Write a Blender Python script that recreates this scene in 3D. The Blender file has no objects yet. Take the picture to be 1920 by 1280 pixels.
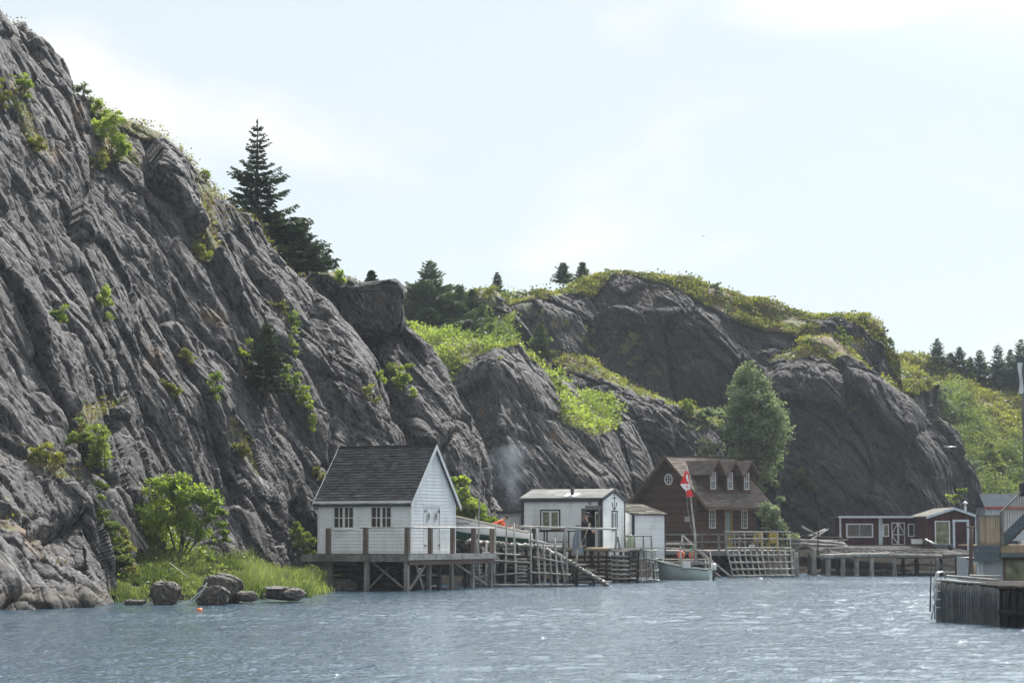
import bpy, math, random
import numpy as np
from mathutils import Vector, Matrix
# ------------------------------------------------------------------ camera, sky, sun, exposure
sc = bpy.context.scene
F, HY, CH = 4200.0, 1005.0, 2.0            # focal length in photo pixels, horizon row, camera height (m)
PITCH = math.atan((HY-640)/F)
cam = bpy.data.objects.new('camera', bpy.data.cameras.new('camera')); sc.collection.objects.link(cam)
cam.location = (0, 0, CH); cam.rotation_euler = (math.pi/2+PITCH, 0, 0)
cam.data.sensor_width = 36; cam.data.lens = F/1920*36
cam.data.clip_start = 0.5; cam.data.clip_end = 12000
sc.camera = cam
SUN_EL, SUN_AZ = math.radians(50), math.radians(24)     # azimuth from +Y (view direction) towards +X
SUN = np.array([math.sin(SUN_AZ)*math.cos(SUN_EL), math.cos(SUN_AZ)*math.cos(SUN_EL), math.sin(SUN_EL)])
sl = bpy.data.lights.new('sun', 'SUN'); sl.energy = 5.0; sl.angle = math.radians(0.55); sl.color = (1, .96, .9)
so = bpy.data.objects.new('sun', sl); sc.collection.objects.link(so)
so.rotation_euler = Vector(SUN).to_track_quat('Z', 'Y').to_euler()
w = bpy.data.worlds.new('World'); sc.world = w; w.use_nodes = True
nt = w.node_tree; nt.nodes.clear()
def N(t, typ, **kw):
    n = t.nodes.new(typ)
    for k, v in kw.items(): setattr(n, k, v)
    return n
sky = N(nt, 'ShaderNodeTexSky'); sky.sky_type = 'NISHITA'; sky.sun_disc = False
sky.sun_elevation = SUN_EL; sky.sun_rotation = SUN_AZ
sky.air_density = 1.0; sky.dust_density = 1.5; sky.ozone_density = 1.0
tc = N(nt, 'ShaderNodeTexCoord'); mp = N(nt, 'ShaderNodeMapping'); mp.inputs['Scale'].default_value = (1, 1, 2.6)
mp.inputs['Location'].default_value = (0.9, 0.4, 0.2)
nz = N(nt, 'ShaderNodeTexNoise'); nz.inputs['Scale'].default_value = 5.2; nz.inputs['Detail'].default_value = 9; nz.inputs['Roughness'].default_value = .52
nz.inputs['Distortion'].default_value = .3
rp = N(nt, 'ShaderNodeValToRGB'); rp.color_ramp.elements[0].position = .5; rp.color_ramp.elements[1].position = .64
hs = N(nt, 'ShaderNodeHueSaturation'); hs.inputs['Saturation'].default_value = .62
mx = N(nt, 'ShaderNodeMixRGB'); mx.inputs[2].default_value = (5.8, 5.85, 5.9, 1)
veil = N(nt, 'ShaderNodeMixRGB'); veil.inputs[0].default_value = .86; veil.inputs[2].default_value = (4.5, 5.1, 5.35, 1)   # thin high cloud
ml = N(nt, 'ShaderNodeMath', operation='MULTIPLY'); ml.inputs[1].default_value = 1
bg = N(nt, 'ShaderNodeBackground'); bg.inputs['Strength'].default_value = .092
ow = N(nt, 'ShaderNodeOutputWorld')
L = nt.links.new
L(tc.outputs['Generated'], mp.inputs[0]); L(mp.outputs[0], nz.inputs['Vector']); L(nz.outputs['Fac'], rp.inputs[0])
L(rp.outputs[0], ml.inputs[0]); L(sky.outputs[0], hs.inputs['Color']); L(hs.outputs[0], veil.inputs[1]); L(veil.outputs[0], mx.inputs[1]); L(ml.outputs[0], mx.inputs[0])
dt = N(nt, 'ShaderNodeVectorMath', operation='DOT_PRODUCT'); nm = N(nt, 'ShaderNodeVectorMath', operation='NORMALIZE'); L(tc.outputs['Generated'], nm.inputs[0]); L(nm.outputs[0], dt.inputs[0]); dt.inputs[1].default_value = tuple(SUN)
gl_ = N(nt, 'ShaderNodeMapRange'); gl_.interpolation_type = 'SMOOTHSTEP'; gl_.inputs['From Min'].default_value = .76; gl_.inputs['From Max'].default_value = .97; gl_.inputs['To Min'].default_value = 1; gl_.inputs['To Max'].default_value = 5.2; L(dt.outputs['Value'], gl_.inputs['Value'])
sca = N(nt, 'ShaderNodeVectorMath', operation='SCALE'); L(mx.outputs[0], sca.inputs[0]); L(gl_.outputs[0], sca.inputs['Scale']); L(sca.outputs[0], bg.inputs[0]); L(bg.outputs[0], ow.inputs[0])   # glow round the sun, added to the veil to brighten the water's reflections
sc.view_settings.view_transform = 'Standard'; sc.view_settings.look = 'None'
sc.view_settings.exposure = 0.88; sc.view_settings.gamma = 1
sc.render.engine = 'CYCLES'
# ------------------------------------------------------------------ helpers
rng = np.random.default_rng(7); random.seed(7)
COL = sc.collection
cs, sn = math.cos(PITCH), math.sin(PITCH)
def P(px, py, Y):
    """world point seen at photo pixel (px,py) at distance Y"""
    a = (px-960)/F; k = (640-py)/F
    t = Y/(cs-sn*k)
    return np.array([a*t, Y, CH+(sn+cs*k)*t])
def PX(px, Y, z):
    """world point at photo column px, distance Y and height z"""
    t = Y*cs+(z-CH)*sn
    return np.array([(px-960)/F*t, Y, z])
def proj(p):
    d = p-np.array([0, 0, CH]); dep = d[..., 1]*cs+d[..., 2]*sn; up = -d[..., 1]*sn+d[..., 2]*cs
    return 960+F*d[..., 0]/dep, 640-F*up/dep
def tag(o, label=None, cat=None, group=None, kind=None):
    if label: o['label'] = label
    if cat: o['category'] = cat
    if group: o['group'] = group
    if kind: o['kind'] = kind
    return o
def empty(name, loc, rz=0, label=None, cat=None, group=None):
    o = bpy.data.objects.new(name, None); COL.objects.link(o)
    o.location = tuple(float(v) for v in loc); o.rotation_euler = (0, 0, rz); o.empty_display_size = .2
    return tag(o, label, cat, group)
def npmesh(name, v, f, mat, parent=None, smooth=False, attrs=None, uv=None):
    v = np.asarray(v, dtype=np.float32); f = np.asarray(f, dtype=np.int32)
    me = bpy.data.meshes.new(name); k = f.shape[1]
    me.vertices.add(len(v)); me.vertices.foreach_set('co', v.ravel())
    me.loops.add(f.size); me.loops.foreach_set('vertex_index', f.ravel())
    me.polygons.add(len(f)); me.polygons.foreach_set('loop_start', np.arange(0, f.size, k, dtype=np.int32))
    me.update(calc_edges=True)
    if smooth: me.polygons.foreach_set('use_smooth', np.ones(len(f), dtype=bool))
    for an, av in (attrs or {}).items():
        a = me.attributes.new(an, 'FLOAT', 'POINT'); a.data.foreach_set('value', np.asarray(av, dtype=np.float32).ravel())
    me.materials.append(mat)
    o = bpy.data.objects.new(name, me); COL.objects.link(o)
    if parent: o.parent = parent
    return o
class MB:
    """collects simple solids in local space and links them as ONE mesh"""
    def __init__(s): s.v = []; s.f = []; s.sm = []; s.c = []
    def add(s, vs, fs, smooth=False, c=0.5):
        n = len(s.v); s.v += [tuple(float(q) for q in x) for x in vs]; s.f += [tuple(n+i for i in f) for f in fs]
        s.sm += [smooth]*len(fs); s.c += [c]*len(vs); return s
    def box(s, a, b, c=.5):
        x0, y0, z0 = a; x1, y1, z1 = b
        return s.add([(x0,y0,z0),(x1,y0,z0),(x1,y1,z0),(x0,y1,z0),(x0,y0,z1),(x1,y0,z1),(x1,y1,z1),(x0,y1,z1)],
              [(3,2,1,0),(4,5,6,7),(0,1,5,4),(1,2,6,5),(2,3,7,6),(3,0,4,7)], c=c)
    def prism(s, poly, d, c=.5):
        """poly: list of 3-D points (planar); d: extrusion vector"""
        n = len(poly); a = [tuple(p) for p in poly]; b = [tuple(np.array(p)+np.array(d)) for p in poly]
        return s.add(a+b, [tuple(range(n))[::-1], tuple(range(n, 2*n))]+[(i, (i+1) % n, n+(i+1) % n, n+i) for i in range(n)], c=c)
    def bar(s, a, b, w_, h_, up=(0, 0, 1), c=.5):
        a = Vector([float(q) for q in a]); b = Vector([float(q) for q in b]); d = (b-a).normalized(); up = Vector(up)
        sd = d.cross(up)
        if sd.length < 1e-3: sd = d.cross(Vector((0, 1, 0)))
        sd.normalize(); u = sd.cross(d).normalized(); sd *= w_/2; u *= h_/2
        vs = [a-sd-u, a+sd-u, a+sd+u, a-sd+u, b-sd-u, b+sd-u, b+sd+u, b-sd+u]
        return s.add([tuple(x) for x in vs], [(3,2,1,0),(4,5,6,7),(0,1,5,4),(1,2,6,5),(2,3,7,6),(3,0,4,7)], c=c)
    def tube(s, pts, rad, n=8, cap=True, c=.5):
        pts = [Vector([float(q) for q in p]) for p in pts]
        if not hasattr(rad, '__len__'): rad = [rad]*len(pts)
        vs = []; fs = []; ref = None
        for i, p in enumerate(pts):
            d = (pts[min(i+1, len(pts)-1)]-pts[max(i-1, 0)]).normalized()
            if ref is None: ref = d.orthogonal().normalized()
            ref = (ref-d*ref.dot(d)).normalized(); q = d.cross(ref)
            for j in range(n):
                t = 2*math.pi*j/n; vs.append(tuple(p+(ref*math.cos(t)+q*math.sin(t))*rad[i]))
        for i in range(len(pts)-1):
            for j in range(n): fs.append((i*n+j, i*n+(j+1) % n, (i+1)*n+(j+1) % n, (i+1)*n+j))
        if cap: fs += [tuple(range(n))[::-1], tuple(range((len(pts)-1)*n, len(pts)*n))]
        return s.add(vs, fs, True, c=c)
    def log(s, a, b, r, n=7, bend=.02, c=None):
        """a slightly crooked tapering round pole"""
        a = np.array(a, float); b = np.array(b, float); Ln = np.linalg.norm(b-a); k = max(3, min(8, int(Ln/.5)+2))
        pts = []
        for i in range(k):
            t = i/(k-1); off = rng.normal(0, bend*Ln*.25, 3) if 0 < i < k-1 else 0
            pts.append(a+(b-a)*t+off)
        rr = [r*(1.1-.25*i/(k-1))*(1+rng.normal(0, .05)) for i in range(k)]
        return s.tube(pts, rr, n, c=rng.random() if c is None else c)
    def disc(s, c0, r, nrm, th, n=20, c=.5):
        nrm = Vector(nrm).normalized(); a = Vector(c0); b = a+nrm*th
        return s.tube([a, b], r, n, c=c)
    def lathe(s, c0, prof, n=16, c=.5):
        vs = []; fs = []
        for r, z in prof:
            for j in range(n):
                t = 2*math.pi*j/n; vs.append((c0[0]+r*math.cos(t), c0[1]+r*math.sin(t), c0[2]+z))
        for i in range(len(prof)-1):
            for j in range(n): fs.append((i*n+j, i*n+(j+1) % n, (i+1)*n+(j+1) % n, (i+1)*n+j))
        return s.add(vs, fs, True, c=c)
    def build(s, name, mat, parent=None, label=None):
        me = bpy.data.meshes.new(name); me.from_pydata(s.v, [], s.f); me.materials.append(mat)
        me.polygons.foreach_set('use_smooth', s.sm)
        a = me.attributes.new('vary', 'FLOAT', 'POINT'); a.data.foreach_set('value', np.array(s.c, dtype=np.float32))
        o = bpy.data.objects.new(name, me); COL.objects.link(o)
        if parent: o.parent = parent
        if label: o['label'] = label
        return o
# ---- numpy noise
def _h(ix, iy, iz, s=0):
    n = (ix.astype(np.int64)*374761393 + iy.astype(np.int64)*668265263 + iz.astype(np.int64)*2147483647 + s*1274126177) & 0xffffffff
    n = ((n ^ (n >> 13))*1274126177) & 0xffffffff; n = ((n ^ (n >> 15))*2246822519) & 0xffffffff
    return ((n ^ (n >> 16)) & 0xffffff)/float(0xffffff)
def vnoise(p, seed=0):
    i = np.floor(p).astype(np.int64); f = p-i; f = f*f*f*(f*(f*6-15)+10); r = 0
    for dx in (0, 1):
        for dy in (0, 1):
            for dz in (0, 1):
                wt = (f[:, 0] if dx else 1-f[:, 0])*(f[:, 1] if dy else 1-f[:, 1])*(f[:, 2] if dz else 1-f[:, 2])
                r = r+wt*_h(i[:, 0]+dx, i[:, 1]+dy, i[:, 2]+dz, seed)
    return r*2-1
def fbm(p, o=4, seed=0, g=.5):
    r = 0; a = 1; t = 0
    for k in range(o): r = r+a*vnoise(p*(2.03**k)+k*17.3, seed+k); t += a; a *= g
    return r/t
def facets(p, seed=0, tilt=.6):
    """cells of a jittered grid, each with its own offset and its own tilted plane"""
    i = np.floor(p).astype(np.int64); best = np.full(len(p), 1e9); val = np.zeros(len(p)); sec = np.full(len(p), 1e9)
    for dx in (-1, 0, 1):
        for dy in (-1, 0, 1):
            for dz in (-1, 0, 1):
                c = i+np.array([dx, dy, dz]); x, y, z = c[:, 0], c[:, 1], c[:, 2]
                q = c+np.stack([_h(x, y, z, seed+1), _h(x, y, z, seed+2), _h(x, y, z, seed+3)], 1)
                d = p-q; dd = (d*d).sum(1); m = dd < best
                sec = np.where(m, best, np.minimum(sec, dd)); best = np.where(m, dd, best)
                g = np.stack([_h(x, y, z, seed+4), _h(x, y, z, seed+5), _h(x, y, z, seed+6)], 1)*2-1
                v = (_h(x, y, z, seed+7)*2-1)*.6+tilt*(g*d).sum(1)
                val = np.where(m, v, val)
    return val, np.sqrt(sec)-np.sqrt(best)
# ------------------------------------------------------------------ materials
def mat(name, base=(.5, .5, .5), rough=.7, metal=0, spec=.4, **kw):
    m = bpy.data.materials.new(name); m.use_nodes = True; t = m.node_tree; b = t.nodes['Principled BSDF']
    b.inputs['Base Color'].default_value = (*base, 1); b.inputs['Roughness'].default_value = rough; b.inputs['Metallic'].default_value = metal
    b.inputs['Specular IOR Level'].default_value = spec
    return m
def noise_mat(name, cols, scale=3, stretch=(1, 1, 1), rough=.75, detail=6, bump=0, bscale=None, vary=.25, spec=.12, rot=(0, 0, 0), fine=0, pos=None):
    """colours spread by object-space noise, plus per-piece variation from the 'vary' attribute"""
    m = mat(name, cols[0], rough, spec=spec); t = m.node_tree; b = t.nodes['Principled BSDF']; L = t.links.new
    tc = N(t, 'ShaderNodeTexCoord'); mp = N(t, 'ShaderNodeMapping'); mp.inputs['Scale'].default_value = stretch; mp.inputs['Rotation'].default_value = rot
    L(tc.outputs['Object'], mp.inputs[0])
    nz = N(t, 'ShaderNodeTexNoise'); nz.inputs['Scale'].default_value = scale; nz.inputs['Detail'].default_value = detail; nz.inputs['Roughness'].default_value = .6
    L(mp.outputs[0], nz.inputs['Vector'])
    r = N(t, 'ShaderNodeValToRGB'); e = r.color_ramp.elements
    ps = pos or [.3+.4*i/max(1, len(cols)-1) for i in range(len(cols))]
    while len(e) < len(cols): e.new(.5)
    for i, c in enumerate(cols): e[i].position = ps[i]; e[i].color = (*c, 1)
    L(nz.outputs['Fac'], r.inputs[0])
    at = N(t, 'ShaderNodeAttribute', attribute_name='vary')
    mr = N(t, 'ShaderNodeMapRange'); mr.inputs['To Min'].default_value = 1-vary; mr.inputs['To Max'].default_value = 1+vary
    L(at.outputs['Fac'], mr.inputs['Value'])
    mm = N(t, 'ShaderNodeVectorMath', operation='SCALE'); L(r.outputs[0], mm.inputs[0]); L(mr.outputs[0], mm.inputs['Scale'])
    L(mm.outputs[0], b.inputs['Base Color'])
    if bump:
        n2 = N(t, 'ShaderNodeTexNoise'); n2.inputs['Scale'].default_value = bscale or scale*4; n2.inputs['Detail'].default_value = 5; L(mp.outputs[0], n2.inputs['Vector'])
        bp = N(t, 'ShaderNodeBump'); bp.inputs['Strength'].default_value = 1; bp.inputs['Distance'].default_value = bump
        L(n2.outputs['Fac'], bp.inputs['Height']); L(bp.outputs[0], b.inputs['Normal'])
    return m
def rock_mat(name, dark, lite, pale, green=(.06, .085, .02), brown=(.13, .085, .045), axes=(0, 0, 0), sc_=1.0, rust=(.16, .1, .06)):
    m = mat(name, dark, .82, spec=.35); t = m.node_tree; b = t.nodes['Principled BSDF']; L = t.links.new
    tc = N(t, 'ShaderNodeTexCoord'); mp = N(t, 'ShaderNodeMapping'); mp.vector_type = 'TEXTURE'
    mp.inputs['Rotation'].default_value = axes; mp.inputs['Scale'].default_value = (1, 1.3, 2.9)      # local z runs along the bedding
    L(tc.outputs['Object'], mp.inputs[0])
    def noise(s, vec, d=6, r=.6):
        n = N(t, 'ShaderNodeTexNoise'); n.inputs['Scale'].default_value = s*sc_; n.inputs['Detail'].default_value = d; n.inputs['Roughness'].default_value = r
        L(vec, n.inputs['Vector']); return n.outputs['Fac']
    def ramp(f, a, c, ca=(0, 0, 0), cb=(1, 1, 1)):
        r = N(t, 'ShaderNodeValToRGB'); r.color_ramp.elements[0].position = a; r.color_ramp.elements[1].position = c
        r.color_ramp.elements[0].color = (*ca, 1); r.color_ramp.elements[1].color = (*cb, 1); L(f, r.inputs[0]); return r.outputs[0]
    def mix(f, a, c):
        x = N(t, 'ShaderNodeMixRGB'); L(f, x.inputs[0])
        for k, q in ((1, a), (2, c)):
            if isinstance(q, tuple): x.inputs[k].default_value = (*q, 1)
            else: L(q, x.inputs[k])
        return x.outputs[0]
    V = mp.outputs[0]; O = tc.outputs['Object']
    c = ramp(noise(1.7, V, 9, .68), .32, .68, dark, lite)
    big = ramp(noise(.18, O, 4), .42, .62)
    c = mix(big, c, mix(ramp(noise(5, V, 5), .3, .7), lite, dark))
    c = mix(ramp(noise(.5, V, 7, .7), .6, .74), c, pale)                # weathered pale sheets
    c = mix(ramp(noise(9, O, 3), .66, .72), c, pale)                    # lichen specks
    c = mix(ramp(noise(7, V, 6, .75), .42, .5, (1, 1, 1), (0, 0, 0)), c, (dark[0]*.6, dark[1]*.6, dark[2]*.6)); c = mix(ramp(noise(3.4, V, 7, .75), .57, .66), c, (lite[0]*1.6, lite[1]*1.6, lite[2]*1.6))
    c = mix(ramp(noise(.33, O, 7, .7), .61, .73), c, rust)
    at = N(t, 'ShaderNodeAttribute', attribute_name='moss')
    ad = N(t, 'ShaderNodeMath', operation='ADD'); L(at.outputs['Fac'], ad.inputs[0]); L(noise(1.6, O, 8, .7), ad.inputs[1])
    mk = ramp(ad.outputs[0], .92, 1.06)
    gr = ramp(noise(1.1, O, 5), .35, .62, brown, green)
    c = mix(mk, c, gr)
    if name != 'boulder_rock':                                           # tide marks near the water
        ge = N(t, 'ShaderNodeNewGeometry'); sx = N(t, 'ShaderNodeSeparateXYZ'); L(ge.outputs['Position'], sx.inputs[0]); az = N(t, 'ShaderNodeMath', operation='MULTIPLY_ADD'); az.inputs[1].default_value = .5
        L(noise(.9, O, 3), az.inputs[0]); L(sx.outputs['Z'], az.inputs[2])
        c = mix(ramp(az.outputs[0], .62, .82, (1, 1, 1), (0, 0, 0)), c, (.065, .054, .044)); c = mix(ramp(az.outputs[0], .42, .55, (1, 1, 1), (0, 0, 0)), c, (.018, .017, .014))
    L(c, b.inputs['Base Color'])
    n1 = noise(3.2, V, 8, .72); n2 = noise(11, O, 5, .65)
    vo = N(t, 'ShaderNodeTexVoronoi', feature='DISTANCE_TO_EDGE'); vo.inputs['Scale'].default_value = 1.6*sc_; L(V, vo.inputs['Vector'])
    vr = ramp(vo.outputs['Distance'], 0, .07)
    b1 = N(t, 'ShaderNodeBump'); b1.inputs['Distance'].default_value = .055/sc_; b1.inputs['Strength'].default_value = 1; L(n1, b1.inputs['Height'])
    b2 = N(t, 'ShaderNodeBump'); b2.inputs['Distance'].default_value = .03/sc_; b2.inputs['Strength'].default_value = 1; L(n2, b2.inputs['Height']); L(b1.outputs[0], b2.inputs['Normal'])
    b3 = N(t, 'ShaderNodeBump'); b3.inputs['Distance'].default_value = .05/sc_; b3.inputs['Strength'].default_value = .7; L(vr, b3.inputs['Height']); L(b2.outputs[0], b3.inputs['Normal'])
    L(b3.outputs[0], b.inputs['Normal'])
    return m
def leaf_mat(name, a, c, trans=.45, tcol=None):
    m = bpy.data.materials.new(name); m.use_nodes = True; t = m.node_tree; t.nodes.clear(); L = t.links.new
    at = N(t, 'ShaderNodeAttribute', attribute_name='vary')
    r = N(t, 'ShaderNodeValToRGB'); r.color_ramp.elements[0].color = (*a, 1); r.color_ramp.elements[1].color = (*c, 1); L(at.outputs['Fac'], r.inputs[0])
    d = N(t, 'ShaderNodeBsdfDiffuse'); tr = N(t, 'ShaderNodeBsdfTranslucent'); mx = N(t, 'ShaderNodeMixShader'); o = N(t, 'ShaderNodeOutputMaterial')
    g = N(t, 'ShaderNodeBsdfGlossy'); g.inputs['Roughness'].default_value = .45; g.inputs['Color'].default_value = (.5, .5, .5, 1); m2 = N(t, 'ShaderNodeMixShader'); m2.inputs[0].default_value = .05
    k = tcol or (1.5, 1.7, .6); vm = N(t, 'ShaderNodeVectorMath', operation='MULTIPLY'); vm.inputs[1].default_value = k
    L(r.outputs[0], d.inputs[0]); L(r.outputs[0], vm.inputs[0]); L(vm.outputs[0], tr.inputs[0]); mx.inputs[0].default_value = trans
    L(d.outputs[0], mx.inputs[1]); L(tr.outputs[0], mx.inputs[2]); L(mx.outputs[0], m2.inputs[1]); L(g.outputs[0], m2.inputs[2]); L(m2.outputs[0], o.inputs[0])
    return m
# bedding frame: b runs down to the right along the strata, n crosses them
BED = np.array([.5, -.22, -.84]); BED /= np.linalg.norm(BED)
LAY = np.array([.86, .1, .5]); LAY -= BED*LAY.dot(BED); LAY /= np.linalg.norm(LAY)
MID = np.cross(BED, LAY)
BQ = Matrix(((LAY[0], MID[0], BED[0]), (LAY[1], MID[1], BED[1]), (LAY[2], MID[2], BED[2]))).to_euler()
M = {}
M['rock'] = rock_mat('cliff_rock', (.019, .0172, .0178), (.092, .084, .083), (.27, .263, .26), axes=BQ)
M['rock_far'] = rock_mat('hill_rock', (.016, .014, .015), (.04, .035, .036), (.1, .09, .085), axes=BQ, sc_=.7)
M['boulder'] = rock_mat('boulder_rock', (.05, .045, .04), (.13, .115, .1), (.22, .2, .18), axes=BQ, sc_=2.5)
M['soil'] = noise_mat('shore_soil', [(.005, .0045, .004), (.018, .015, .012), (.012, .014, .007)], 1.2, bump=.15, spec=.03, rough=1)
M['leaf_bright'] = leaf_mat('bright_leaves', (.11, .16, .035), (.25, .31, .08), .5, (1.5, 1.5, .7))
M['leaf_mid'] = leaf_mat('mid_leaves', (.07, .1, .03), (.17, .21, .065), .45, (1.4, 1.4, .7))
M['leaf_grey'] = leaf_mat('grey_green_leaves', (.09, .12, .065), (.24, .28, .17), .36, (1.3, 1.35, .85))
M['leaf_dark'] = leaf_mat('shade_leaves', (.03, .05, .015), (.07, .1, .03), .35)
M['heath'] = leaf_mat('heath_leaves', (.095, .098, .028), (.23, .24, .06), .44, (1.4, 1.4, .65))
M['heath_brown'] = leaf_mat('dry_heath', (.12, .085, .035), (.16, .15, .05), .3, (1.3, 1.2, .7))
M['needle'] = leaf_mat('spruce_needles', (.022, .038, .02), (.06, .085, .035), .15)
M['needle_far'] = leaf_mat('far_needles', (.04, .06, .035), (.1, .13, .06), .3)
M['grass'] = leaf_mat('grass_blades', (.09, .12, .035), (.22, .25, .1), .4, (1.3, 1.35, .75))
M['bark'] = noise_mat('bark', [(.06, .05, .04), (.14, .12, .1)], 8, (1, 1, .3), bump=.01)
# ------------------------------------------------------------------ water
def water_mat():
    m = mat('harbour_water', (.02, .046, .07), .05, spec=.5); t = m.node_tree; b = t.nodes['Principled BSDF']; L = t.links.new
    b.inputs['IOR'].default_value = 1.4
    tc = N(t, 'ShaderNodeTexCoord')
    def nz(s, st, d, ro=.5, rot=0):
        mp = N(t, 'ShaderNodeMapping'); mp.inputs['Scale'].default_value = st; mp.inputs['Rotation'].default_value = (0, 0, rot); L(tc.outputs['Object'], mp.inputs[0])
        n = N(t, 'ShaderNodeTexNoise'); n.inputs['Scale'].default_value = s; n.inputs['Detail'].default_value = d; n.inputs['Roughness'].default_value = ro; n.inputs['Distortion'].default_value = .4
        L(mp.outputs[0], n.inputs['Vector']); return n.outputs['Fac']
    prev = None
    for h, dist in ((nz(9, (1, .9, 1), 3, .6, -.3), .05),):
        bp = N(t, 'ShaderNodeBump'); bp.inputs['Strength'].default_value = 1; bp.inputs['Distance'].default_value = dist; L(h, bp.inputs['Height'])
        if prev: L(prev, bp.inputs['Normal'])
        prev = bp.outputs[0]
    L(prev, b.inputs['Normal'])
    return m
M['water'] = water_mat()
v = [(-1400, -140, 0), (1400, -140, 0), (1400, 2900, 0), (-1400, 2900, 0)]
wx, wy = np.linspace(-32, 42, 720), np.linspace(20, 142, 1130)          # chop modelled where the photograph looks, calm beyond
WX, WY = np.meshgrid(wx, wy); q_ = np.stack([WX, WY, 0*WX], -1).reshape(-1, 3)
hz_ = .02*vnoise(q_*np.array([.7, 1.0, 1])+9, 3)+.02*vnoise(q_*np.array([2.3, 3.0, 1])+3, 4)+.014*vnoise(q_*np.array([5.2, 5.2, 1]), 5)
hz_ *= .75+.5*vnoise(q_*np.array([.06, .16, 1]), 8)                        # cat's paws
fd_ = np.clip(np.minimum.reduce([WX+32, 42-WX, WY-20, 142-WY])/3, 0, 1).reshape(-1); q_[:, 2] = hz_*fd_
ix = np.arange(len(q_)).reshape(len(wy), len(wx)); fq = np.stack([ix[:-1, :-1], ix[:-1, 1:], ix[1:, 1:], ix[1:, :-1]], -1).reshape(-1, 4)
n0 = len(q_); o4 = [(-1400, -140, 0), (1400, -140, 0), (1400, 2900, 0), (-1400, 2900, 0), (-32, 20, 0), (42, 20, 0), (42, 142, 0), (-32, 142, 0)]
fq = np.concatenate([fq, n0+np.array([[0, 1, 5, 4], [1, 2, 6, 5], [2, 3, 7, 6], [3, 0, 4, 7]])])
tag(npmesh('water', np.concatenate([q_, np.array(o4, float)]), fq, M['water'], smooth=True), kind='structure')
# ------------------------------------------------------------------ terrain
def interp_rows(P0, n, smooth=False):
    """P0: (K,...) control values resampled to n along axis 0 by mean chord length"""
    d = np.sqrt(((P0[1:]-P0[:-1])**2).sum(-1)).reshape(len(P0)-1, -1).mean(1); s = np.concatenate([[0], np.cumsum(d)]); s /= s[-1]
    t = np.linspace(0, 1, n); i = np.clip(np.searchsorted(s, t, 'right')-1, 0, len(s)-2); f = (t-s[i])/(s[i+1]-s[i])
    f = f.reshape((-1,)+(1,)*(P0.ndim-1))
    return P0[i]*(1-f)+P0[i+1]*f
def in_poly(x, y, poly):
    r = np.zeros(x.shape, bool); n = len(poly)
    for i in range(n):
        x0, y0 = poly[i]; x1, y1 = poly[(i+1) % n]
        if y0 == y1: continue
        c = ((y0 > y) != (y1 > y)) & (x < (x1-x0)*(y-y0)/(y1-y0)+x0); r ^= c
    return r
SURF = {}
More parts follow.
